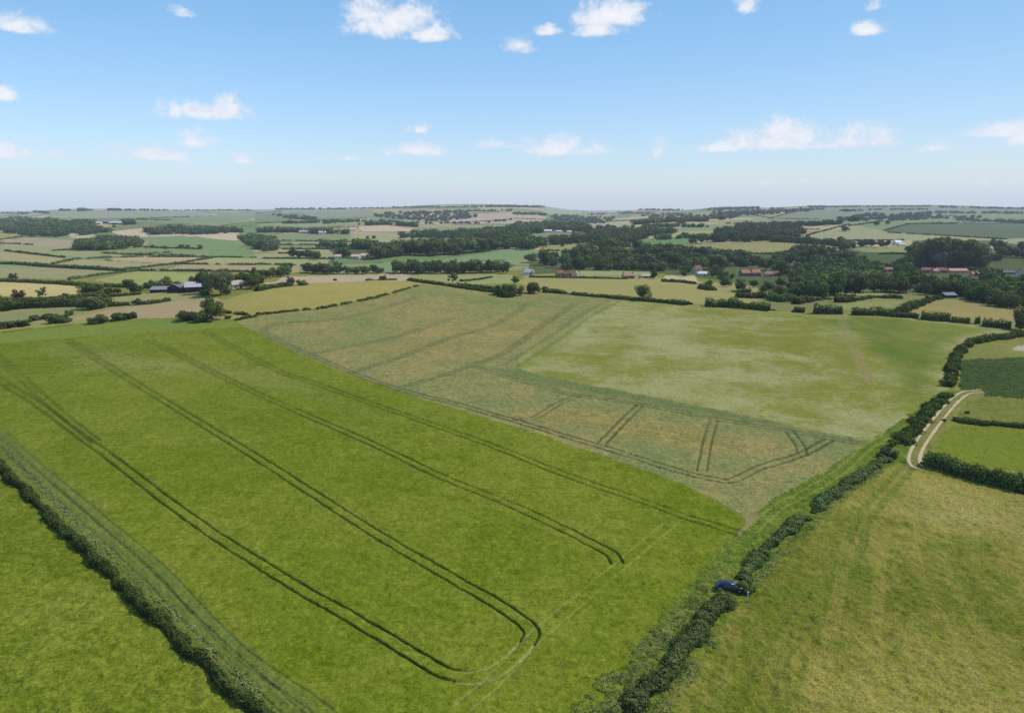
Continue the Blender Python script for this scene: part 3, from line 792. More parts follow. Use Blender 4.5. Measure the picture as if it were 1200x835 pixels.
make_house(900, 324, 9, 6, -4, (196, 150, 132), PINK, 'faded pink-roofed house beside the bright red pair', 'house')
make_house(908, 323, 8, 5.5, 10, BRICK, RED2, 'dull red-roofed house behind a dark round tree', 'house')
make_house(931, 310, 6, 5, 70, (226, 206, 190), (206, 180, 170), 'cream gable end high among the village trees', 'house')
make_house(929, 314, 8, 4, 0, BRICK, RED2, 'low red roof under the cream gable', 'house')
make_house(1039, 318, 11, 5, 5, BRICK, (156, 97, 87), 'lone red roof among trees by the pink plot', 'house')
make_house(1051, 287, 10, 5.5, 24, WHITE, (220, 222, 226), 'bright white farmhouse on the hillside', 'house')
make_house(1056, 288, 7, 3, 0, WHITE, (200, 202, 206), 'low white wing beside the hillside farmhouse', 'house', chim=0)
make_house(1086, 319.5, 12, 6, -30, BRICK, RED, 'red-roofed house, first of the village row', 'house')
make_house(1095, 320.5, 8, 6, 20, (196, 140, 126), PINK, 'pink-roofed house, second of the village row', 'house')
make_house(1102, 319.5, 11, 6, -18, BRICK, (156, 94, 82), 'deep red-roofed house, third of the village row', 'house', chim=2)
make_house(1121, 319.5, 22, 5, 2, (196, 152, 134), (206, 138, 120), 'longest red-roofed terrace of the village row', 'house', chim=2)
make_house(1143, 323.5, 11, 5.5, -5, (198, 140, 118), (204, 126, 104), 'orange-red roof apart from the village row', 'house')
make_house(1160, 295, 9, 6.5, 40, (190, 160, 150), (178, 134, 124), 'brown-roofed house high above the village', 'house', chim=2)
make_house(1178, 321, 18, 4, 0, (104, 106, 112), (92, 94, 104), 'long slate-roofed building in the village trees', 'house')
make_house(1193, 323, 5, 7, 80, (196, 198, 206), (140, 142, 150), 'grey gabled house at the far end of the village', 'house')
make_house(1110, 348.5, 15, 6, 10, (46, 50, 56), (118, 126, 140), 'blue-grey roofed shed at the wood edge', 'barn', 'barn', 6, 0)
make_house(1093, 350.5, 12, 4, -4, (62, 48, 44), (96, 80, 76), 'low brown stable by the yellow paddock', 'barn', 'barn', 5, 0)
make_house(1197, 352, 8, 8, 25, WHITE, (150, 154, 164), 'white-walled house at the edge of the front grove', 'house')

# ------------------------------------------------------------------ single trees and bushes
T = make_tree
T(249, 374, 30, 'mid', 'tall light-crowned tree with forked pale trunk at the crop corner', 'wide', fine_=True, wide=.88)
T(238, 377, 16, 'dark', 'dark round bush under the tall crop-corner tree', 'bush', fine_=True)
T(217, 375, 15, 'hedge', 'broad dull bush beside the dark one at the crop corner', 'bush', fine_=True, wide=1.15)
T(227, 374, 9, 'hedge', 'small bush between the two crop-corner bushes', 'bush')
T(267, 373, 5, 'mid', 'low bush on the bright grass behind the crop-corner tree', 'bush')
T(115, 378.5, 14, 'dark', 'dark lone bush casting shadow on the crop edge', 'bush', fine_=True, wide=1.1)
T(137, 375, 12, 'hedge', 'brownish bush, larger of a pair on the crop edge', 'bush', fine_=True, wide=1.1)
T(147, 374, 10, 'hedge', 'middle bush of the crop-edge pair, touching the larger', 'bush')
T(156, 373, 11, 'hedge', 'narrow end bush of the crop-edge group', 'bush', wide=.7)
T(72, 377.5, 14, 'dark', 'leafy bush with paler neighbour behind', 'bush', fine_=True)
T(64, 378, 11, 'hedge', 'brown-tinged bush hugging the leafy one', 'bush')
T(82, 369, 8, 'mid', 'pale bush behind the leafy pair', 'bush')
T(28, 382, 12, 'hedge', 'rounded hedge bush, second along the crop edge', 'bush', fine_=True, wide=1.0)
T(8, 384, 11, 'hedge', 'wide hedge bush, first along the crop edge', 'bush', fine_=True, wide=1.3)
T(44, 375, 8, 'hedge', 'low wide bush in the gap of the crop-edge row', 'bush', wide=1.3)
T(57, 373, 8, 'hedge', 'reddish low bush before the leafy one', 'bush', wide=1.1)
T(22.5, 350.5, 12, 'purple', 'purple copper beech standing in pale yellow field', 'wide', fine_=True)
T(50, 349, 13, 'grey', 'thin-crowned greyish tree in pale yellow field', 'open', fine_=True, wide=1.15)
T(75, 349, 7.5, 'mid', 'small round bush at the pale yellow field edge', 'bush')
T(15, 327.5, 8.5, 'blue', 'lone dark tree on the hedge over the pale yellow field', 'wide')
T(4, 364, 22, 'mid', 'tall leafy hedgerow tree at the picture edge', 'wide', fine_=True)
T(14, 363, 14, 'dark', 'dark tree next to the tall leafy edge tree', 'round')
for u, v, h, lf, st, lb in [
    (103, 346, 17, 'mid', 'wide', 'largest tree of the clump by the bright strip'), (115, 345, 14, 'dark', 'wide', 'darker tree of the clump by the bright strip'),
    (128, 345, 11, 'mid', 'wide', 'low tree ending the clump by the bright strip'), (137, 344, 8, 'hedge', 'wide', 'small tree between clump and dark pointed tree'),
    (153, 343.5, 17, 'blue', 'round', 'dark pointed tree before the barns'), (163, 342, 8, 'mid', 'wide', 'little tree beside the pointed tree'),
    (176, 340, 14, 'blue', 'wide', 'dark dome tree behind the low barn'), (193, 336, 14, 'dark', 'wide', 'round tree rising behind the low barn roof'),
    (198, 337, 10, 'pale', 'wide', 'bright green tree behind the low barn'), (186, 338, 8, 'grey', 'wide', 'greyish low tree behind the low barn'),
    (208, 335, 7, 'mid', 'wide', 'small tree showing over the dark barn'), (228, 333, 11, 'mid', 'wide', 'tree behind the pale lilac barn roof'),
    (244, 343, 26, 'blue', 'round', 'dark tall tree against the lilac barn'), (259, 345, 29, 'grey', 'wide', 'large grey-green tree dominating the farm'),
    (266, 332, 19, 'dark', 'round', 'tree behind the large grey-green one'), (240, 347, 10, 'dark', 'wide', 'dark bushy tree under the large grey-green one'),
    (281, 331, 15, 'dark', 'wide', 'dark tree behind the cream farmhouse'), (294, 338, 20, 'mid', 'wide', 'broad tree past the cream farmhouse'),
    (303, 335, 14, 'mid', 'wide', 'end tree past the cream farmhouse'), (266, 345, 9, 'dark', 'wide', 'low tree before the cream farmhouse'),
    (298, 326, 13, 'blue', 'round', 'dark tree above the pink stubble corner'), (160, 357, 9, 'hedge', 'wide', 'small round tree on the track below the farm'),
    (530, 331, 14, 'grey', 'open', 'feathery pale tree on the hedge above the crest'), (393, 329, 4, 'dark', 'bush', 'tiny bush in pink stubble'),
    (449, 328, 7, 'dark', 'bush', 'round bush at the pink stubble corner'), (340, 335, 13, 'grey', 'open', 'ragged thin tree on the pink stubble edge'),
    (354, 334, 9, 'mid', 'bush', 'leaning bush beside the ragged tree'), (604, 332, 9, 'dark', 'round', 'dark narrow tree behind the two crest bushes'),
    (766, 327, 17, 'blue', 'cone', 'dark conifer beside the brick house'), (808, 356.5, 5, 'hedge', 'bush', 'tiny bush at the hedge end on the meadow edge'),
    (1040, 262.5, 4.5, 'blue', 'wide', 'second lone tree on the far bright strip'), (1027, 264, 6, 'blue', 'wide', 'larger lone tree on the far bright strip'),
    (990, 271, 8, 'wood', 'wide', 'lone tree on the far tan field'), (974, 262, 5, 'blue', 'wide', 'small lone tree under the far ridge'),
    (945, 283, 9, 'blue', 'wide', 'tree at the corner of the far light field'), (985, 283, 8, 'grey', 'bush', 'grey bush on the far light field edge'),
    (1005, 310, 12, 'grey', 'open', 'bare-looking tree over the pink plot'), (659, 289, 5, 'hedge', 'wide', 'lone tree on the far pasture'),
    (431, 280, 4, 'wood', 'wide', 'first lone tree on the far pale field'), (438, 280, 4.5, 'wood', 'wide', 'second lone tree on the far pale field'),
    (179, 291, 5, 'wood', 'wide', 'first in a dotted line of far trees'), (194, 292, 5, 'wood', 'wide', 'second in a dotted line of far trees'),
    (213, 291, 6, 'wood', 'wide', 'third in a dotted line of far trees'), (220, 291, 5, 'wood', 'wide', 'fourth in a dotted line of far trees'),
    (235, 292, 6, 'wood', 'wide', 'last in a dotted line of far trees')]:
    T(u, v, h, lf, lb, st, fine_=h > 16)
T(593, 346.5, 19, 'hedge', 'big olive bush on the crest of the crop', 'bush', fine_=True, wide=.95)
T(603, 346, 17, 'grey', 'greyer bush leaning on the big olive crest bush', 'bush', fine_=True, wide=.8)
T(584, 345, 11, 'dark', 'dark low bush under the big olive crest bush', 'bush')
T(624, 343.5, 18, 'dark', 'dark round tree on the crest beside the bushes', 'bush', fine_=True, wide=.75)
T(639, 342.5, 10, 'dark', 'small dark bush ending the crest group', 'bush', wide=.7)
T(753, 351.5, 18, 'mid', 'round lone tree standing on the meadow hedge', 'wide', fine_=True, wide=1.05)
T(1196, 386, 25, 'dark', 'dark tree at the end of the meadow hedge', 'round', fine_=True)
T(1041, 535, 15, 'grey', 'grey-green bush at the bend of the lane', 'bush', fine_=True, wide=.85)
T(1046, 522, 9, 'dark', 'small dark bush behind the lane-bend bush', 'bush', fine_=True)
T(1032, 535, 8, 'dark', 'low dark bush in front of the lane-bend bush', 'bush', fine_=True)
T(1110, 452, 11, 'dark', 'dark clump at the head of the curved hedge', 'bush', fine_=True)
T(1059, 542, 3, 'dark', 'tiny bush by the start of the gravel track', 'bush')
T(1106, 493, 4, 'hedge', 'tiny bush beside the gravel track', 'bush')
T(1133, 484, 4.5, 'hedge', 'little bush in the paddock above the track', 'bush')
T(873, 692, 17, 'dark', 'dark elder bush overhanging the blue car', 'bush', fine_=True, wide=1.0)

# ------------------------------------------------------------------ groves and belts: every tree an individual
def inside(poly, u, v):
    c = False
    for (a, b), (e, f) in zip(poly, poly[1:] + poly[:1]):
        if (b > v) != (f > v) and u < (e - a) * (v - b) / (f - b) + a: c = not c
    return c
def blocked(u, v, h, w):
    for a, b, t, base in BOXES:
        if v > base - .5 and u + w > a + 1 and u - w < b - 1 and v - h < base - (base - t) * .25: return True
    return False
def grove(poly, n, h0, h1, leaves, label, group, styles=('wide', 'round'), space=5.0, cat='tree'):
    got = []; tries = 0
    us = [p[0] for p in poly]; vs = [p[1] for p in poly]
    while len(got) < n and tries < n * 60:
        tries += 1
        u, v = random.uniform(min(us), max(us)), random.uniform(min(vs), max(vs))
        if not inside(poly, u, v): continue
        h = random.uniform(h0, h1)
        if any(math.hypot(u - a, (v - b) * 2.6) < space for a, b in got) or blocked(u, v, h, .36 * h): continue
        got.append((u, v)); T(u, v, h, random.choice(leaves), label, random.choice(styles), cat, group=group)
def belt(pts, n, h0, h1, leaves, label, group, styles=('wide', 'round'), jit=1.0):
    S = spline(pts, 8); L = np.concatenate([[0], np.cumsum([math.hypot(b[0] - a[0], b[1] - a[1]) for a, b in zip(S[:-1], S[1:])])])
    for i in range(n):
        s = L[-1] * (i + random.uniform(.15, .85)) / n
        u = float(np.interp(s, L, [p[0] for p in S])); v = float(np.interp(s, L, [p[1] for p in S])) + random.uniform(-jit, jit)
        h = random.uniform(h0, h1)
        if blocked(u, v, h, .36 * h): continue
        T(u, v, h, random.choice(leaves), label, random.choice(styles), group=group)

DK = ['blue', 'dark', 'dark', 'mid']; MX = ['dark', 'mid', 'dark', 'blue', 'mid', 'pale']; VM = ['dark', 'mid', 'grey', 'blue', 'mid', 'dark', 'pale']
belt([(463,320),(500,320),(560,319.5),(594,319.5)], 25, 13, 17, ['mid', 'dark', 'mid'], 'leafy tree in the even row between the pale pasture and green slope', 'even row of trees under the green slope')
belt([(357,320.5),(380,320.5),(400,320.5)], 9, 11, 15, ['dark', 'mid', 'blue'], 'dark tree in the short row above the pink stubble', 'short tree row above the pink stubble')
belt([(402,320.5),(425,320.5),(452,320.5)], 8, 7, 12, ['mid', 'dark'], 'low mound-shaped tree between the short and the even row', 'low trees joining the two rows')
belt([(300,327),(320,325),(340,322)], 8, 10, 14, ['dark', 'mid', 'blue'], 'tree in the clump beyond the farm along the stubble', 'tree clump beyond the farm')
belt([(396,301),(430,304),(470,299),(500,299),(545,297),(574,293)], 30, 13, 19, MX, 'broad tree in the winding riverside belt above the green slope', 'winding riverside tree belt')
belt([(342,302),(360,302),(375,304)], 5, 8, 13, DK, 'dark tree among the narrow paddocks', 'trees among the narrow paddocks')
grove([(576,284),(610,280),(637,286),(636,293),(600,292.5),(578,293.5)], 14, 12, 17, DK, 'dark tree in the block of wood topping the green slope', 'wood block over the green slope', space=6)
grove([(622,308),(650,303),(690,297),(740,297),(775,298),(800,304),(850,304),(885,309),(868,316),(800,317),(760,319),(690,317),(660,318),(640,312)], 50, 9, 19, VM, 'mixed leafy tree in the central wood behind the red-roofed houses', 'central wood behind the red-roofed houses', space=6.5)
grove([(775,322),(800,320),(850,322),(862,332),(830,336),(826,328)], 9, 8, 14, VM, 'garden tree around the steep red-roofed house', 'garden trees by the steep roof', space=6)
grove([(840,334),(860,330),(930,332),(990,345),(960,350),(905,346),(870,341)], 18, 9, 15, ['mid', 'dark', 'pale', 'mid', 'grey'], 'lighter tree on the slope below the bright red-roofed pair', 'lighter trees below the bright red pair', space=7)
belt([(808,286),(835,284),(870,283),(905,281),(935,281)], 17, 8, 13, ['blue', 'dark'], 'dark tree in the straight wood edge over the brown slope', 'straight wood edge over the brown slope')
grove([(905,305),(925,296),(955,294),(985,296),(1000,302),(1030,312),(1060,314),(1070,322),(1066,332),(1000,338),(960,338),(920,330),(897,318)], 34, 9, 21, VM, 'garden tree in the village wood around the red roofs', 'village wood around the red roofs', space=6.5)
belt([(928,351),(950,350),(975,348),(1005,346)], 9, 20, 27, ['blue', 'dark', 'blue'], 'very dark bulky tree in the shady clump over the small fields', 'very dark bulky clump', jit=2)
belt([(1010,344),(1040,343),(1065,342)], 7, 17, 23, ['dark', 'mid', 'blue'], 'dark tree between the bulky clump and the front grove', 'trees leading to the front grove', jit=2)
belt([(1072,314),(1085,313),(1100,314),(1118,314)], 9, 26, 36, ['grey', 'dark', 'grey', 'blue'], 'towering grey-green tree behind the village row', 'towering trees behind the village row', styles=('tall', 'round'))
belt([(1122,314),(1140,315),(1158,314),(1172,316)], 9, 22, 34, ['blue', 'dark'], 'dark tall tree rising over the orange-red roof', 'dark tall trees over the orange roof', styles=('round', 'wide'))
grove([(1066,331),(1075,326),(1200,328),(1212,350),(1210,366),(1165,359),(1120,350),(1075,345)], 34, 13, 26, ['dark', 'mid', 'blue', 'dark', 'mid'], 'deep green tree in the front grove along the yellow paddock', 'front grove along the yellow paddock', space=7.5)
belt([(958,304),(985,296),(1010,290),(1040,289),(1065,290)], 14, 8, 12, ['blue', 'dark', 'grey'], 'tree in the line climbing to the white farmhouse', 'tree line climbing to the white farmhouse')
belt([(1165,300),(1185,302),(1210,303)], 6, 9, 14, DK, 'tree beside the brown-roofed house above the village', 'trees by the brown-roofed house')
belt([(1068,293),(1110,292),(1150,291),(1205,294)], 8, 9, 13, DK, 'tree peeping over the towering village trees', 'trees along the top of the village')
belt([(97,362),(108,362),(122,361)], 6, 12, 16, ['grey', 'mid', 'grey'], 'grey-green tree in the thick end of the roadside hedge', 'trees at the thick hedge end')
belt([(1175,338),(1200,340),(1215,342)], 4, 16, 20, DK, 'tree by the grey gabled house in the front grove', 'trees by the grey gabled house')

# ------------------------------------------------------------------ far woods that read as one mass
_tmpl = [crown_points(900 + k, ('wide', 'round')[k % 2], 230) for k in range(6)]
def woodland(poly, n, h, label, leaf='wood', belt_=False, hv=.5):
    Ps, Ns, Ss, Ms = [], [], [], []; n = int(n * 2.3)
    if belt_:
        S = np.array(poly, float); L = np.concatenate([[0], np.cumsum(np.hypot(*np.diff(S, axis=0).T))])
        q = np.sort(rng.uniform(0, L[-1], n)); uv = [(float(np.interp(a, L, S[:, 0])), float(np.interp(a, L, S[:, 1])) + rng.uniform(-.5, .5)) for a in q]
    else:
        us = [p[0] for p in poly]; vs = [p[1] for p in poly]; uv = []
        t = 0
        while len(uv) < n and t < n * 30:
            t += 1
            u, v = rng.uniform(min(us), max(us)), rng.uniform(min(vs), max(vs))
            if inside(poly, u, v): uv.append((u, v))
    for k, (u, v) in enumerate(uv):
        p = at(u, v); hh = h * rng.uniform(1 - hv, 1 + hv); P, N = _tmpl[rng.integers(6)]
        if blocked(u, v, hh * FPX / depth(p), .4 * hh * FPX / depth(p)): continue
        a = rng.uniform(0, 6.28); c, s = math.cos(a), math.sin(a); M = np.array([[c, -s, 0], [s, c, 0], [0, 0, 1]])
        Ps.append((P @ M.T) * hh * np.array([1.3, 1.3, 1]) + p - np.array([0, 0, .14 * hh])); Ns.append(N @ M.T); Ss.append(np.full(len(P), hh * .13)); Ms.append(np.full(len(P), rng.choice(5, p=[.40, .24, .16, .08, .12])))
    V, F = cards(np.concatenate(Ps), np.concatenate(Ns), np.concatenate(Ss))
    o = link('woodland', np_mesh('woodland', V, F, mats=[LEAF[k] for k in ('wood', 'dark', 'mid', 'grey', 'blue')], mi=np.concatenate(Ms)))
    return tag(o, label, kind='stuff')
woodland([(0,257),(30,254),(60,260),(120,264),(140,267),(110,271),(80,275),(62,279),(30,277),(0,271),(-60,272),(-60,258)], 190, 13, 'broad dark wood below the skyline farm')
woodland([(90,289),(105,282),(125,280),(150,281),(170,284),(165,290),(120,294),(92,294)], 60, 11, 'wood tongue between tan fields')
woodland([(94,276),(112,274),(130,272),(115,268),(100,271)], 20, 11, 'small wood by the tan hollow')
woodland([(170,272),(190,268),(240,269),(288,272),(240,275),(172,275)], 60, 12, 'long far wood over pale fields')
woodland([(141,263),(157,262.5)], 12, 13, 'clump sheltering the skyline farm', belt_=True)
woodland([(276,281),(300,280),(325,282),(325,293),(310,295),(290,287)], 38, 12, 'dark wood at the head of the paddocks')
woodland([(318,252),(345,254),(372,257),(365,258.5),(340,257)], 26, 12, 'dark hillside copse')
woodland([(437,251),(500,249),(545,248),(562,254),(520,260),(480,258),(440,255)], 110, 12, 'scattered hillside wood')
woodland([(303,272),(350,272),(372,273.5),(410,274)], 34, 12, 'far tree row by the white house', belt_=True)
woodland([(420,264),(450,263),(490,266)], 20, 11, 'far tree line over the tan slope', belt_=True)
woodland([(462,278),(500,275),(560,272),(600,269),(640,266),(640,273),(560,281),(470,279)], 110, 12, 'wide dark wood across the valley')
woodland([(536,284),(550,283),(563,285),(550,287)], 12, 12, 'dark copse in the pale valley field')
woodland([(600,264),(640,260),(690,265),(692,274),(640,270),(600,274)], 80, 12, 'valley wood before the white houses')
woodland([(690,275),(715,272),(755,270),(792,272),(790,274),(745,278),(700,279)], 55, 12, 'wood behind the bright corner field')
woodland([(640,252),(660,252),(720,256),(716,262),(690,262),(650,258)], 50, 12, 'wooded far hillside gap')
woodland([(742,252),(790,250),(832,254),(828,258),(800,262),(760,258)], 45, 12, 'wooded far knoll')
woodland([(826,257),(832,250),(870,246),(950,244),(955,248),(870,253),(850,258)], 80, 12, 'long wood on the far ridge')
woodland([(835,280),(842,272),(870,266),(930,268),(942,274),(935,281),(840,284)], 90, 12, 'wood block over the straight edge')
woodland([(978,258),(1010,253),(1090,250),(1104,254),(1000,260)], 55, 12, 'wood crossing the far hillside')
woodland([(1115,258),(1150,259),(1200,261.5),(1250,262)], 34, 11, 'hedgerow wood above the blue-green field', belt_=True)
woodland([(1095,249),(1130,250),(1165,250),(1250,251)], 50, 12, 'ridge wood at the picture edge', belt_=True)
woodland([(380,262),(440,259),(480,262),(560,262),(600,258)], 40, 9, 'thin far wood on the slope', belt_=True)
woodland([(700,268),(760,266),(830,266)], 26, 8, 'thin far hedgerow wood', belt_=True)
woodland([(905,264),(960,264),(985,262)], 24, 9, 'far hedgerow wood over the light field', belt_=True)
woodland([(690,287),(760,292),(830,299),(880,301)], 30, 9, 'scrubby wood at the foot of the brown slope', belt_=True)
for pts, n, h, lb in [([(688,252),(740,250),(765,251)], 26, 11, 'far wood in the dip of the ridge'), ([(856,252),(905,247.5),(965,245.5)], 46, 11, 'upper wood of the far ridge'), ([(742,263),(790,259.5),(832,259)], 34, 10, 'thin far wood below the knoll'),
    ([(602,251),(640,252)], 22, 11, 'far wood at the ridge end'), ([(985,248),(1030,246),(1088,245.5)], 34, 9, 'hedgerow wood under the far skyline'), ([(1040,259),(1100,256),(1150,255)], 26, 9, 'hedgerow wood across the far hillside'), ([(470,251),(540,248),(600,247)], 40, 10, 'wood on the brow of the central ridge'),
    ([(330,262),(372,261),(420,259)], 24, 8, 'thin far hedgerow wood at the valley head'), ([(770,281),(800,279),(832,280)], 16, 9, 'small wood by the bright corner field'), ([(905,283),(960,286),(1000,290)], 30, 9, 'scrubby wood along the far light field')]:
    woodland(pts, n, h, lb, belt_=True)
woodland([(622,307),(650,302),(690,297),(740,297),(775,298),(800,303),(850,303),(888,309),(868,315),(800,316),(760,318),(690,316),(660,317),(640,311)], 80, 10, 'undergrowth and smaller trees of the central wood')
woodland([(900,306),(925,297),(955,295),(990,299),(1030,313),(1066,315),(1068,331),(1000,337),(960,337),(915,329)], 80, 10, 'smaller trees between the village gardens')
woodland([(1066,330),(1200,328),(1215,350),(1210,364),(1165,357),(1120,348),(1075,344)], 50, 11, 'smaller trees inside the front grove')
woodland([(1070,316),(1080,300),(1165,300),(1180,316),(1120,314)], 30, 16, 'smaller trees below the towering ones')
woodland([(576,284),(610,280),(637,286),(636,292),(600,291.5),(578,292.5)], 24, 13, 'inner trees of the wood over the green slope')
woodland([(641,287),(680,286),(722,289),(745,285),(760,279),(765,276),(690,279),(645,281)], 60, 12, 'dark wood behind the far pasture')
woodland([(378,291),(400,290),(440,292),(490,290),(560,289)], 40, 12, 'trees behind the riverside belt', belt_=True)
for pts, n, h, lb in [([(-60,249),(0,250),(32,250.5)], 34, 12, 'skyline wood over the broad dark wood'), ([(40,248.5),(58,250)], 12, 10, 'skyline thicket by the trees row'), ([(70,247),(84,246.6)], 9, 11, 'skyline trees by the far lane'),
    ([(92,247),(108,246.5)], 12, 14, 'rounded skyline clump'), ([(126,246.5),(142,246.5)], 12, 11, 'skyline trees over the pale hillside'), ([(146,246.5),(240,246.5)], 40, 9, 'long low skyline tree line'),
    ([(236,246.5),(295,246.5)], 40, 8, 'skyline wood on the second hill'), ([(322,245.5),(405,245)], 60, 11, 'skyline wood on the third hill'), ([(410,244.5),(450,244)], 26, 9, 'skyline copse past the third hill'),
    ([(460,243.5),(560,242.5)], 60, 9, 'skyline wood of the central ridge'), ([(560,242.5),(638,242.5)], 60, 13, 'dark skyline wood at the ridge end'), ([(670,246.5),(740,247.5)], 30, 8, 'faint trees in the skyline gap'),
    ([(745,246),(800,246.5)], 34, 12, 'skyline wood on the round knoll'), ([(830,246),(890,244)], 40, 12, 'skyline trees past the knoll'), ([(945,242.8),(1090,242)], 90, 9, 'long skyline wood over the far crops'),
    ([(1100,243),(1122,243)], 14, 11, 'skyline clump over the far crops'), ([(1128,243.5),(1200,245),(1260,245)], 40, 10, 'skyline trees at the picture edge')]:
    woodland(pts, n, h, lb, belt_=True, hv=.5)

# ------------------------------------------------------------------ hedges
H = make_hedge
H([(-60,480),(0,548),(60,606),(110,655),(180,722),(250,790),(300,835),(350,880)], 1.3, 1.4, 'thick dark hedge between the margin strip and the near pasture', 'hedge', .04, vary=.5, size=.15, dens=1.25, sp_=True)
H([(700,880),(745,828),(790,775),(822,735),(848,700)], 1.0, 2.2, 'broad tangled bramble hedge on the near side of the blue car', 'bramble', .12, vary=.8, size=.15, dens=1.3, sp_=True)
H([(868,680),(890,655),(920,625),(960,592),(1000,562),(1046,535)], 1.0, 2.1, 'broad tangled bramble hedge from the blue car to the lane bend', 'bramble', .12, vary=.8, size=.17, dens=1.3, sp_=True)
H([(1050,525),(1072,500),(1090,480),(1112,460)], 1.2, 3.2, 'low scrubby hedge beside the gravel track', 'hedge', .22, vary=.6)
H([(1084,543),(1110,550),(1140,560),(1170,568),(1200,576),(1250,588)], 2.7, 3.2, 'tall dark hedge below the small paddock', 'dark', .12, vary=.45, size=.34, dens=1.2)
H([(1117,493),(1150,497),(1200,501),(1240,505)], 1.2, 1.8, 'trimmed low hedge between the two small paddocks', 'dark', .12, vary=.4)
H([(1112,452),(1114,436),(1122,418),(1134,405),(1155,399),(1200,394),(1240,391)], 2.2, 3.0, 'curving dark hedge round the rough ground', 'dark', .14, vary=.4, sp_=True)
H([(640,342.5),(690,347),(750,352.5),(805,357.5)], 2.2, 2.6, 'thin dark hedge under the round lone tree', 'dark', .1, vary=.3)
H([(826,358.5),(860,360),(902,364)], 3.3, 3.8, 'bushy hedge where the meadow edge begins', 'dark', .12, vary=.65)
H([(904,363.5),(922,364.5),(943,366)], 2.8, 3.4, 'bushy hedge length before the gap in the meadow edge', 'hedge', .14, vary=.65)
H([(953,367),(986,367.5)], 3.3, 3.8, 'dark hedge length after the gap in the meadow edge', 'dark', .12, vary=.65)
H([(998,368.5),(1030,369),(1050,371.5)], 3.0, 3.8, 'hedge length under the corner of the small fields', 'dark', .1, vary=.65)
H([(1052,371),(1076,373)], 2.6, 3.4, 'hedge length below the diagonal hedge', 'hedge', .14, vary=.65)
H([(1079,374),(1113,376.5)], 3.3, 3.8, 'hedge length below the yellow paddock', 'dark', .12, vary=.65)
H([(1115,377),(1136,378.5)], 3.4, 3.8, 'rounded hedge length by the gateway of the yellow paddock', 'dark', .06, vary=.65)
H([(1142,378.5),(1148,379)], 3.0, 3.4, 'single stubby hedge piece by the gateway', 'dark', 0, vary=.65)
H([(1151,382),(1184,385)], 2.8, 3.4, 'last hedge length of the meadow edge', 'dark', .12, vary=.65)
H([(1048,368),(1070,360),(1090,352),(1110,348)], 2.9, 3.8, 'diagonal hedge beside the yellow paddock', 'hedge', .1, vary=.65)
H([(978,354),(1000,353)], 3.3, 4.1, 'dark hedge at the corner of the small fields', 'dark', .05, vary=.65)
H([(1002,352),(1025,349),(1058,350)], 2.1, 3.0, 'hedge between the two small fields', 'dark', .2, vary=.65)
H([(480,329),(510,333),(545,338),(585,343.5)], 1.7, 3.0, 'dark hedge along the crest of the crop', 'dark', .16, vary=.4)
H([(540,330),(560,328),(576,325)], 1.3, 2.2, 'short hedge over the crest pasture', 'hedge', .2, vary=.4)
H([(534,335),(560,338),(582,340)], 2.0, 3.0, 'second dark hedge beside the crest hedge', 'dark', .12, vary=.4)
H([(430,329),(445,328.5),(465,328)], 1.2, 2.2, 'low hedge at the stubble corner', 'dark', .2, vary=.4)
H([(300,341),(320,337),(340,334.5)], 2.2, 4.0, 'hedge climbing from the farm along the stubble', 'hedge', .12, vary=.4)
H([(262,366),(300,371),(272,376)], 1.0, 2.0, 'low bank hedge beside the crop-corner tree', 'mid', .3, vary=.4)
H([(300,369),(380,361),(440,349),(490,335)], .9, 1.6, 'thin grassy hedge along the yellow crop', 'mid', .3, vary=.5)
H([(-40,364),(30,361),(80,359),(130,356)], 4.2, 5.0, 'thick roadside hedge with grey-green trees at its end', 'mid', .06, vary=.35)
H([(10,354),(60,352),(100,348),(130,345)], 2.2, 3.5, 'dark hedge under the pale yellow field', 'dark', .06, vary=.3)
H([(-40,328),(30,331),(70,333),(100,335),(148,337)], 2.4, 3.5, 'long dark hedge over the pale yellow field', 'dark', .08, vary=.35)
H([(128,359),(150,357.5),(175,356),(200,352.5)], 1.8, 3.0, 'ragged hedge along the track below the farm', 'hedge', .25, vary=.5)
H([(100,346),(130,348),(165,345)], 1.6, 2.5, 'short hedge before the farm', 'mid', .2, vary=.4)
H([(-40,308),(20,310),(60,313),(100,315),(145,318)], 3.0, 4.0, 'bushy hedge across the far tan fields', 'wood', .12, vary=.4)
H([(620,325),(680,326),(735,327)], 1.6, 2.4, 'hedge before the red-roofed row', 'dark', .05, vary=.3)
H([(775,330),(800,331),(815,333)], 2.2, 3.2, 'garden hedge by the sandy paddock', 'dark', .12, vary=.4)
H([(820,338),(850,342),(880,343)], 3.0, 5.0, 'scrubby hedge in the corner below the woods', 'mid', .15, vary=.5)
H([(862,348),(880,349),(898,349)], 3.4, 5.0, 'dark scrub hedge over the bushy meadow edge', 'hedge', .1, vary=.4)
H([(902,350),(915,354),(930,352)], 3.4, 5.0, 'round scrub hedge in the hollow', 'dark', .1, vary=.4)
H([(930,356),(950,353)], 3.0, 5.0, 'pale scrub hedge in the hollow', 'mid', .1, vary=.4)
H([(1030,298),(1045,297.5),(1062,298)], 2.2, 3.0, 'dark hedge under the white farmhouse', 'dark', .05, vary=.3)
H([(990,307),(1010,306.5),(1030,308)], 2.0, 3.0, 'hedge over the pink plot', 'dark', .1, vary=.3)
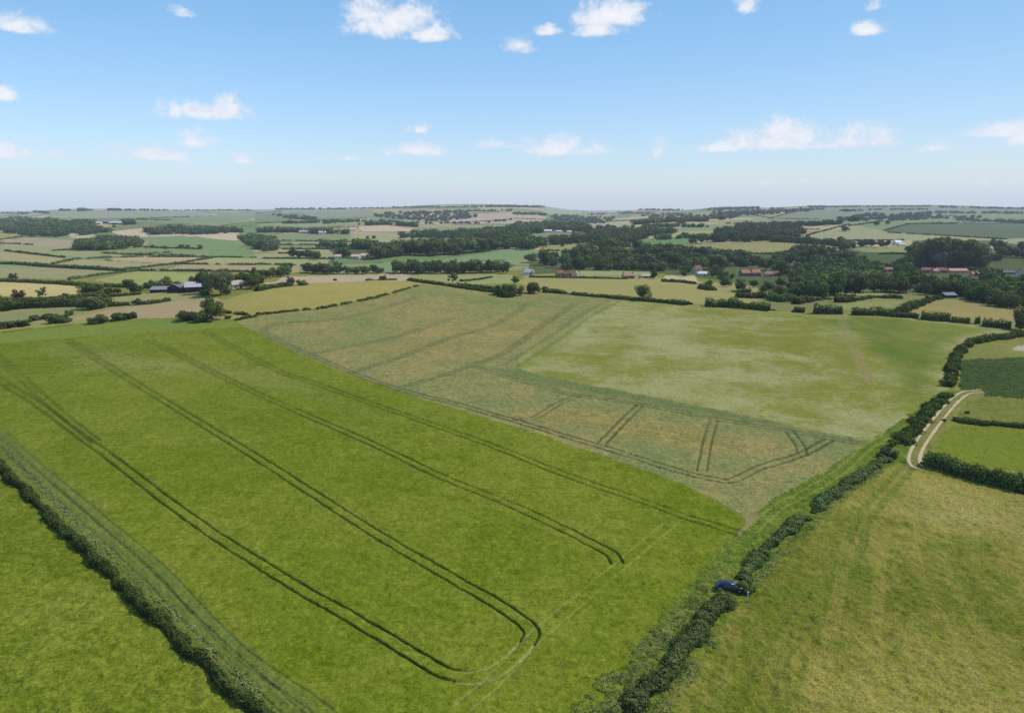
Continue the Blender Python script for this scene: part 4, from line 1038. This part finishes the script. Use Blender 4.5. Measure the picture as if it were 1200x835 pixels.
FAR = [[(0,281),(14,279),(28,276.5)], [(0,285.5),(20,286),(38,287)], [(6,294),(40,298),(75,302)], [(60,310),(90,303.5),(160,301),(230,301.3),(300,302)], [(140,317),(175,313),(205,309.5),(250,302)],
    [(205,309.5),(250,310),(300,310.5)], [(80,328),(120,322),(160,317.5)], [(160,317.5),(190,317.5),(240,318),(305,319)], [(120,297),(165,299),(240,300.5)], [(145,299),(200,296)], [(168,290),(235,292)],
    [(340,269),(420,266)], [(330,282),(400,283),(440,285),(565,288)], [(320,287),(405,287)], [(330,292),(400,292)], [(300,303),(390,303.5)], [(300,310),(352,310.5)], [(325,297),(372,297)],
    [(735,289),(770,290),(800,288)], [(770,291),(850,297),(925,298)], [(640,294),(690,294)], [(690,261),(760,257)], [(850,262),(905,262)], [(900,269),(960,269)], [(945,276),(995,263)], [(950,282.5),(1060,281.5)],
    [(995,265),(1050,257.5),(1120,252.5)], [(1035,270.5),(1065,262.5),(1200,262)], [(1040,272.5),(1180,280.5)], [(1060,263),(1200,258.5)], [(900,256),(950,244)], [(160,256.5),(250,253)], [(140,257.5),(200,258)], [(300,250.5),(330,247.5)],
    [(300,262),(430,255.5)], [(520,262),(600,257)], [(540,251),(600,248)], [(600,256),(660,258)], [(60,294),(92,292.5)], [(870,250),(905,256),(960,257)]]
FN = ['tan and olive fields', 'pale strips', 'small green fields', 'hillside crops']
for i, pts in enumerate(FAR):
    H(pts, 2.0, 3.2, 'distant dark hedge line between the far patchwork fields', 'wood', .2, 'distant hedges between the patchwork fields', vary=.45, dens=.8)

# ------------------------------------------------------------------ verge weeds and rough grass
def weeds(pts, h, w, leaf, label, gap):
    o = make_hedge(pts, h, w, label, leaf, gap, vary=.9, size=.13, dens=.30, sp_=True, core=.01)
    o.name = 'verge_weeds'; o['kind'] = 'stuff'; del o['category']
weeds([(672,880),(715,828),(762,772),(800,728),(832,690)], .45, 2.2, 'weed', 'tall weeds on the verge beside the bramble hedge', .30)
weeds([(640,880),(690,822),(735,775),(775,735)], .3, 2.0, 'weed', 'pale flowering weeds on the outer verge', .46)
weeds([(735,880),(775,832),(815,782),(842,740)], .35, 1.6, 'weed', 'weeds at the pasture foot of the near bramble hedge', .40)
weeds([(880,690),(905,660),(940,624),(985,585),(1030,550)], .3, 1.4, 'weed', 'dry weeds at the pasture foot of the long bramble hedge', .38)
weeds([(-40,480),(20,540),(90,612),(170,690),(250,766),(320,832)], .22, 1.4, 'weed', 'tufty weeds on the margin strip above the thick hedge', .50)

# ------------------------------------------------------------------ gravel track: two pale stone wheelings
def ribbon(name, pts, off, half, mat, label, lift=.12):
    C = line(spline(pts, 10), 3); T_ = np.gradient(C[:, :2], axis=0); T_ /= np.maximum(np.hypot(T_[:, 0], T_[:, 1]), 1e-6)[:, None]
    N_ = np.stack([-T_[:, 1], T_[:, 0]], 1); Vs = []; Fs = []
    for s in (-1, 1):
        wob = half * (1 + .35 * (vnoise(np.arange(len(C)) / 3.0, np.full(len(C), s * 5.0), 3) - .5))
        cols = []
        for k in (-1, -.35, .35, 1):
            q = C[:, :2] + N_ * (s * off + k * wob)[:, None]
            cols.append(np.stack([q[:, 0], q[:, 1], terrain(q[:, 0], q[:, 1]) + lift + .03 * (abs(k) < .5)], 1))
        b = sum(len(v) for v in Vs); V = np.stack(cols, 1).reshape(-1, 3)
        i = np.arange(len(C) - 1)[:, None] * 4; j = np.arange(3)[None, :]
        Vs.append(V); Fs.append(np.stack([i + j, i + j + 1, i + j + 5, i + j + 4], -1).reshape(-1, 4) + b)
    return tag(link(name, np_mesh(name, np.concatenate(Vs), np.concatenate(Fs), mat, True)), label, kind='structure')
MAT_GRAVEL = simple_mat('pale limestone gravel', lin((176, 160, 126)), .95, (.9, .3))
ribbon('track', [(1150,459),(1132,460.5),(1118,470),(1102,488),(1088,506),(1076,524),(1071,538),(1074,546),(1080,549)], 1.0, .34, MAT_GRAVEL, 'pale gravel track with two stony wheelings and a grass middle')

# ------------------------------------------------------------------ the dark blue car in the gap of the hedge
def make_car():
    p = at(855, 691)
    o = empty('parked_car', p, R(-6), .9)
    paint, nt, b = new_mat('dark blue car paint')
    tc = nt.add('ShaderNodeTexCoord'); n = nt.noise(tc.outputs['Object'], 5, 3)
    c = nt.mix(n, (.006, .008, .045, 1), (.010, .014, .07, 1)); nt.con(c, b.inputs['Base Color'])
    b.inputs['Roughness'].default_value = .28; b.inputs['Coat Weight'].default_value = .5
    glass = simple_mat('car glass', (.012, .014, .018), .08, (1, .1), spec=.7)
    tyre = simple_mat('tyre rubber', (.018, .018, .018), .85, (8, .2)); rim = simple_mat('alloy rim', (.35, .35, .36), .35, (4, .1), .8)
    lampm = simple_mat('lamp lens', (.55, .56, .56), .15, (6, .1), spec=.6); red = simple_mat('tail lamp lens', (.25, .012, .010), .2, (6, .1)); trim = simple_mat('black trim', (.02, .02, .022), .6, (6, .1))
    # body side stations: x, half width, sill z, shoulder z
    st = [(-2.12, .62, .42, .78), (-2.02, .78, .30, .92), (-1.6, .86, .24, .98), (-.9, .89, .22, 1.0), (.1, .89, .22, .98), (.85, .88, .22, .96), (1.45, .86, .24, .90), (1.95, .78, .28, .80), (2.13, .60, .38, .68)]
    bm = bmesh.new(); rings = []
    for x, w, z0, z1 in st:
        zm = (z0 + z1) / 2
        rings.append([bm.verts.new((x, y, z)) for y, z in ((-w * .86, z0), (-w, z0 + .12), (-w * 1.01, zm), (-w * .97, z1 - .06), (-w * .86, z1), (0, z1 + .03), (w * .86, z1), (w * .97, z1 - .06), (w * 1.01, zm), (w, z0 + .12), (w * .86, z0))])
    for r0, r1 in zip(rings[:-1], rings[1:]):
        for i in range(11): bm.faces.new((r0[i], r0[(i + 1) % 11], r1[(i + 1) % 11], r1[i]))
    bm.faces.new(rings[0]); bm.faces.new(rings[-1][::-1])
    # cabin with a rounded roof, joined onto the same shell
    cab = [(-1.98, .70, .93), (-1.55, .66, 1.36), (-.9, .64, 1.47), (-.1, .64, 1.48), (.35, .62, 1.42), (1.12, .74, .95)]
    cr = []
    for x, w, z in cab:
        base = .90
        cr.append([bm.verts.new(c) for c in ((x, -.80, base), (x, -w, z - .07 if z > 1 else z), (x, -w * .8, z), (x, w * .8, z), (x, w, z - .07 if z > 1 else z), (x, .80, base))])
    for r0, r1 in zip(cr[:-1], cr[1:]):
        for i in range(5): bm.faces.new((r0[i], r0[i + 1], r1[i + 1], r1[i]))
    me = bm_mesh('body', bm, paint)
    for pl in me.polygons: pl.use_smooth = True
    body = link('body', me, o); md = body.modifiers.new('round', 'SUBSURF'); md.levels = md.render_levels = 1
    def quad(nm, pts, m, par=o):
        bm = bmesh.new(); f = bm.faces.new([bm.verts.new(c) for c in pts])
        ex = bmesh.ops.extrude_face_region(bm, geom=[f]); nrm = f.normal.copy() if f.normal.length else Vector((0, 0, 1)); f.normal_update(); nrm = f.normal
        bmesh.ops.translate(bm, verts=[v for v in ex['geom'] if isinstance(v, bmesh.types.BMVert)], vec=nrm * .02)
        return link(nm, bm_mesh(nm, bm, m), par)
    for s in (-1, 1):
        a = [(-1.62, s * .785, .99), (-1.45, s * .70, 1.29), (-.75, s * .685, 1.37), (-.75, s * .805, .99)]
        b2 = [(-.68, s * .805, .99), (-.68, s * .685, 1.37), (.30, s * .675, 1.33), (.86, s * .79, .98)]
        for q in (a, b2): quad('side_window', q if s < 0 else q[::-1], glass)
    quad('windscreen', [(1.10, -.66, 1.00), (1.10, .66, 1.00), (.44, .56, 1.39), (.44, -.56, 1.39)], glass)
    quad('rear_window', [(-2.0, .62, 1.00), (-2.0, -.62, 1.00), (-1.66, -.56, 1.34), (-1.66, .56, 1.34)], glass)
    for x in (-1.32, 1.32):
        for s in (-1, 1):
            bm = bmesh.new(); prof = ((.20, -.10), (.29, -.10), (.325, -.06), (.325, .06), (.29, .10), (.20, .10))
            rg = [[bm.verts.new((x + math.cos(k / 20 * 6.2832) * r_, s * .80 + y_, .325 + math.sin(k / 20 * 6.2832) * r_)) for r_, y_ in prof] for k in range(20)]
            for k in range(20):
                for i in range(5): bm.faces.new((rg[k][i], rg[k][i + 1], rg[(k + 1) % 20][i + 1], rg[(k + 1) % 20][i]))
            w = link('wheel', bm_mesh('wheel', bm, tyre), o)
            bm = bmesh.new()
            ce = bm.verts.new((x, s * .885, .325)); ring = [bm.verts.new((x + math.cos(k / 20 * 6.2832) * (.205 if k % 4 else .19), s * (.87 if k % 4 else .84), .325 + math.sin(k / 20 * 6.2832) * .205)) for k in range(20)]
            for k in range(20): bm.faces.new((ce, ring[k], ring[(k + 1) % 20]))
            link('rim', bm_mesh('rim', bm, rim), w)
    for s in (-1, 1):
        bm = bmesh.new(); bm_box(bm, 1.96, 2.07, min(s * .46, s * .72), max(s * .46, s * .72), .60, .72); link('headlight', bm_mesh('headlight', bm, lampm), o)
        bm = bmesh.new(); bm_box(bm, -2.09, -1.99, min(s * .52, s * .74), max(s * .52, s * .74), .70, .92); link('tail_light', bm_mesh('tail_light', bm, red), o)
        bm = bmesh.new(); bm_box(bm, .72, .90, min(s * .88, s * 1.04), max(s * .88, s * 1.04), .96, 1.10); link('wing_mirror', bm_mesh('wing_mirror', bm, paint), o)
    bm = bmesh.new(); bm_box(bm, -2.14, -2.02, -.70, .70, .34, .50); link('bumper', bm_mesh('bumper', bm, trim), o)
    bm = bmesh.new(); bm_box(bm, 2.03, 2.15, -.66, .66, .34, .48); link('bumper', bm_mesh('bumper', bm, trim), o)
    return tag(o, 'dark blue car parked in the gap of the bramble hedge', 'car')
make_car()

# pale gatepost at the pasture side of the gap
def make_post():
    p = at(876, 704); o = empty('gate_post', p)
    m = simple_mat('weathered pale wood', lin((206, 204, 190)), .85, (6, .2))
    bm = bmesh.new(); bm_box(bm, -.075, .075, -.075, .075, -.3, 1.35); bmesh.ops.bevel(bm, geom=bm.edges[:], offset=.02, segments=1)
    link('post', bm_mesh('post', bm, m), o)
    bm = bmesh.new(); bm_box(bm, -.09, .09, -.09, .09, 1.353, 1.40); link('cap', bm_mesh('cap', bm, m), o)
    tag(o, 'pale weathered gatepost at the gap in the bramble hedge', 'gatepost')
make_post()

# ------------------------------------------------------------------ haze over the valley
def make_haze():
    bm = bmesh.new(); bm_box(bm, -15000, 15000, -15000, 15000, -300, 330)
    m = bpy.data.materials.new('summer haze'); m.use_nodes = True; t = m.node_tree; t.nodes.clear()
    out = t.nodes.new('ShaderNodeOutputMaterial'); ab = t.nodes.new('ShaderNodeVolumeAbsorption'); em = t.nodes.new('ShaderNodeEmission'); ad = t.nodes.new('ShaderNodeAddShader')
    k = .000056
    ab.inputs['Color'].default_value = (0, 0, 0, 1); ab.inputs['Density'].default_value = k
    em.inputs['Color'].default_value = (.55, .685, .97, 1); em.inputs['Strength'].default_value = k * .95  # haze glows by itself, in place of scattered sunlight
    t.links.new(ab.outputs[0], ad.inputs[0]); t.links.new(em.outputs[0], ad.inputs[1]); t.links.new(ad.outputs[0], out.inputs['Volume'])
    o = link('haze', bm_mesh('haze', bm, m)); tag(o, 'thin summer haze over the valley', kind='stuff')
make_haze()

# ------------------------------------------------------------------ sky with fair-weather clouds
def make_world():
    w = bpy.data.worlds.new('World'); scene.world = w; w.use_nodes = True
    t = w.node_tree; nt = NT(w); t.nodes.clear()
    out = nt.add('ShaderNodeOutputWorld'); bg = nt.add('ShaderNodeBackground')
    sky = nt.add('ShaderNodeTexSky'); sky.sky_type = 'NISHITA'; sky.sun_disc = False
    sky.sun_elevation = SUN_EL; sky.sun_rotation = SUN_AZ; sky.altitude = 120; sky.air_density = 1.0; sky.dust_density = .6; sky.ozone_density = 1.6
    tc = nt.add('ShaderNodeTexCoord'); sx = nt.add('ShaderNodeSeparateXYZ'); nt.con(tc.outputs['Generated'], sx.inputs[0])
    az = nt.math('ARCTAN2', sx.outputs['X'], sx.outputs['Y']); el = nt.math('ARCSINE', sx.outputs['Z'])
    # colour of the clear sky: graded a little bluer aloft, paler low down
    lo = nt.rng(el, 0, .30, 1, 0, True)
    tint = nt.mix(lo, SKY_TINT_HI, SKY_TINT_LO)
    skyc0 = nt.mix(1.0, sky.outputs[0], tint, 'MULTIPLY')
    ev = nt.add('ShaderNodeVectorMath'); ev.operation = 'SCALE'; nt.con(skyc0, ev.inputs[0]); nt.con(nt.rng(az, -.4, .65, 1.0, .67), ev.inputs['Scale']); skyc = ev.outputs[0]   # evens out the glow towards the sun
    cv = nt.add('ShaderNodeCombineXYZ')
    K = 811.0
    nt.con(nt.math('MULTIPLY', az, K), cv.inputs[0]); nt.con(nt.math('MULTIPLY', el, K * 1.25), cv.inputs[1])
    n1 = nt.noise(cv.outputs[0], 1 / 34., 6, .62, .4)
    n2 = nt.noise(cv.outputs[0], 1 / 9., 4, .6)
    nn = nt.math('ADD', nt.math('MULTIPLY', nt.math('SUBTRACT', n1, .5), 1.5), nt.math('MULTIPLY', nt.math('SUBTRACT', n2, .5), .5))
    CL = [(462,20,60,26,1),(430,10,30,18,1),(500,38,34,12,.85),(712,16,52,18,.95),(700,34,30,10,.8),(643,36,18,6,.8),(607,54,24,9,.45),(250,128,46,15,1),(228,164,24,10,.95),(177,179,40,10,.95),(278,186,28,7,.4),
          (22,30,26,9,.8),(5,111,12,7,.8),(10,178,26,8,.8),(65,180,18,7,.5),(491,150,20,7,.55),(490,175,38,9,.9),(410,184,40,5,.35),(652,172,60,14,.8),(580,168,28,7,.35),(770,176,20,11,.35),
          (905,160,50,20,.95),(940,158,34,16,.9),(1000,162,52,15,.95),(1030,160,30,16,.9),(960,168,60,8,.7),(845,173,22,6,.7),(874,6,14,9,.9),(1018,33,20,8,.8),(1025,5,12,8,.6),(1175,153,32,8,.65),(1100,170,28,7,.45),(1195,163,12,8,.6),(900,214,60,4,.25),(1155,214,35,5,.3),(210,14,16,6,.4)]
    P = nt.add('ShaderNodeCombineXYZ'); nt.con(az, P.inputs[0]); nt.con(el, P.inputs[1]); P.inputs[2].default_value = 1.0
    def vm(op, a, *bs):
        n = nt.n.new('ShaderNodeVectorMath'); n.operation = op; nt.con(a, n.inputs[0])
        for i, b_ in enumerate(bs):
            if isinstance(b_, tuple): n.inputs[i + 1].default_value = b_
            else: nt.con(b_, n.inputs[i + 1])
        return n
    rmin = None
    for u, v, hw, hh, op in CL:      # one soft flat-bottomed mass per cloud, in compass bearing and height above the horizon
        d = ray(u, v); d = d / np.linalg.norm(d); a = math.atan2(d[0], d[1]); e = math.asin(d[2]) - hh * .35 / K
        kx, ky = K / (hw * 1.5), K / (hh * (1.95 if hh > 11 else 2.5))
        q = vm('MULTIPLY_ADD', P.outputs[0], (kx, ky, 0), (-a * kx, -e * ky, (1 - op) * .62)).outputs[0]
        q = vm('MAXIMUM', q, vm('MULTIPLY', q, (-1, -3.0, 1)).outputs[0]).outputs[0]
        r = vm('LENGTH', q).outputs['Value']
        rmin = r if rmin is None else nt.math('MINIMUM', rmin, r)
    q = nt.math('ADD', nt.math('SUBTRACT', .66, rmin), nn)
    dens = nt.rng(q, -.08, .46, 0, 1, True)
    lit = nt.math('ADD', nt.rng(q, .0, .9, .2, 1), nt.math('MULTIPLY', nn, .45), True)
    cc = nt.mix(lit, (.70, .76, .87, 1), (.97, .98, 1.0, 1))
    sc_ = nt.add('ShaderNodeVectorMath'); sc_.operation = 'SCALE'; nt.con(skyc, sc_.inputs[0]); sc_.inputs['Scale'].default_value = SKY_K
    fin = nt.mix(nt.math('MULTIPLY', dens, .95), sc_.outputs[0], cc)
    nt.con(fin, bg.inputs['Color']); bg.inputs['Strength'].default_value = 1.0
    nt.con(bg.outputs[0], out.inputs['Surface'])
    w.cycles.sampling_method = 'MANUAL'; w.cycles.sample_map_resolution = 256
SKY_K = .15
SKY_TINT_HI = (.80, 1.10, 1.20, 1); SKY_TINT_LO = (.97, 1.03, 1.18, 1)
make_world()

sun = bpy.data.lights.new('sun', 'SUN'); sun.energy = 3.75; sun.angle = R(.53); sun.color = (1.0, .95, .86)
so = bpy.data.objects.new('sun', sun); COL.objects.link(so)
sd = Vector((math.sin(SUN_AZ) * math.cos(SUN_EL), math.cos(SUN_AZ) * math.cos(SUN_EL), math.sin(SUN_EL)))
so.rotation_euler = sd.to_track_quat('Z', 'Y').to_euler(); so.location = (300, 200, 400)

cam = bpy.data.cameras.new('camera'); cam.sensor_width = 36; cam.lens = 36 * FPX / 1200; cam.clip_start = .5; cam.clip_end = 60000
co = bpy.data.objects.new('camera', cam); COL.objects.link(co)
co.location = CAM; co.rotation_euler = (math.pi / 2 - PITCH, 0, 0); scene.camera = co

scene.render.engine = 'CYCLES'
scene.view_settings.view_transform = 'Standard'; scene.view_settings.look = 'None'; scene.view_settings.exposure = 0
scene.cycles.use_denoising = False
scene.cycles.max_bounces = 5; scene.cycles.diffuse_bounces = 2; scene.cycles.transmission_bounces = 3; scene.cycles.volume_bounces = 0
scene.render.resolution_x, scene.render.resolution_y = 1024, 712
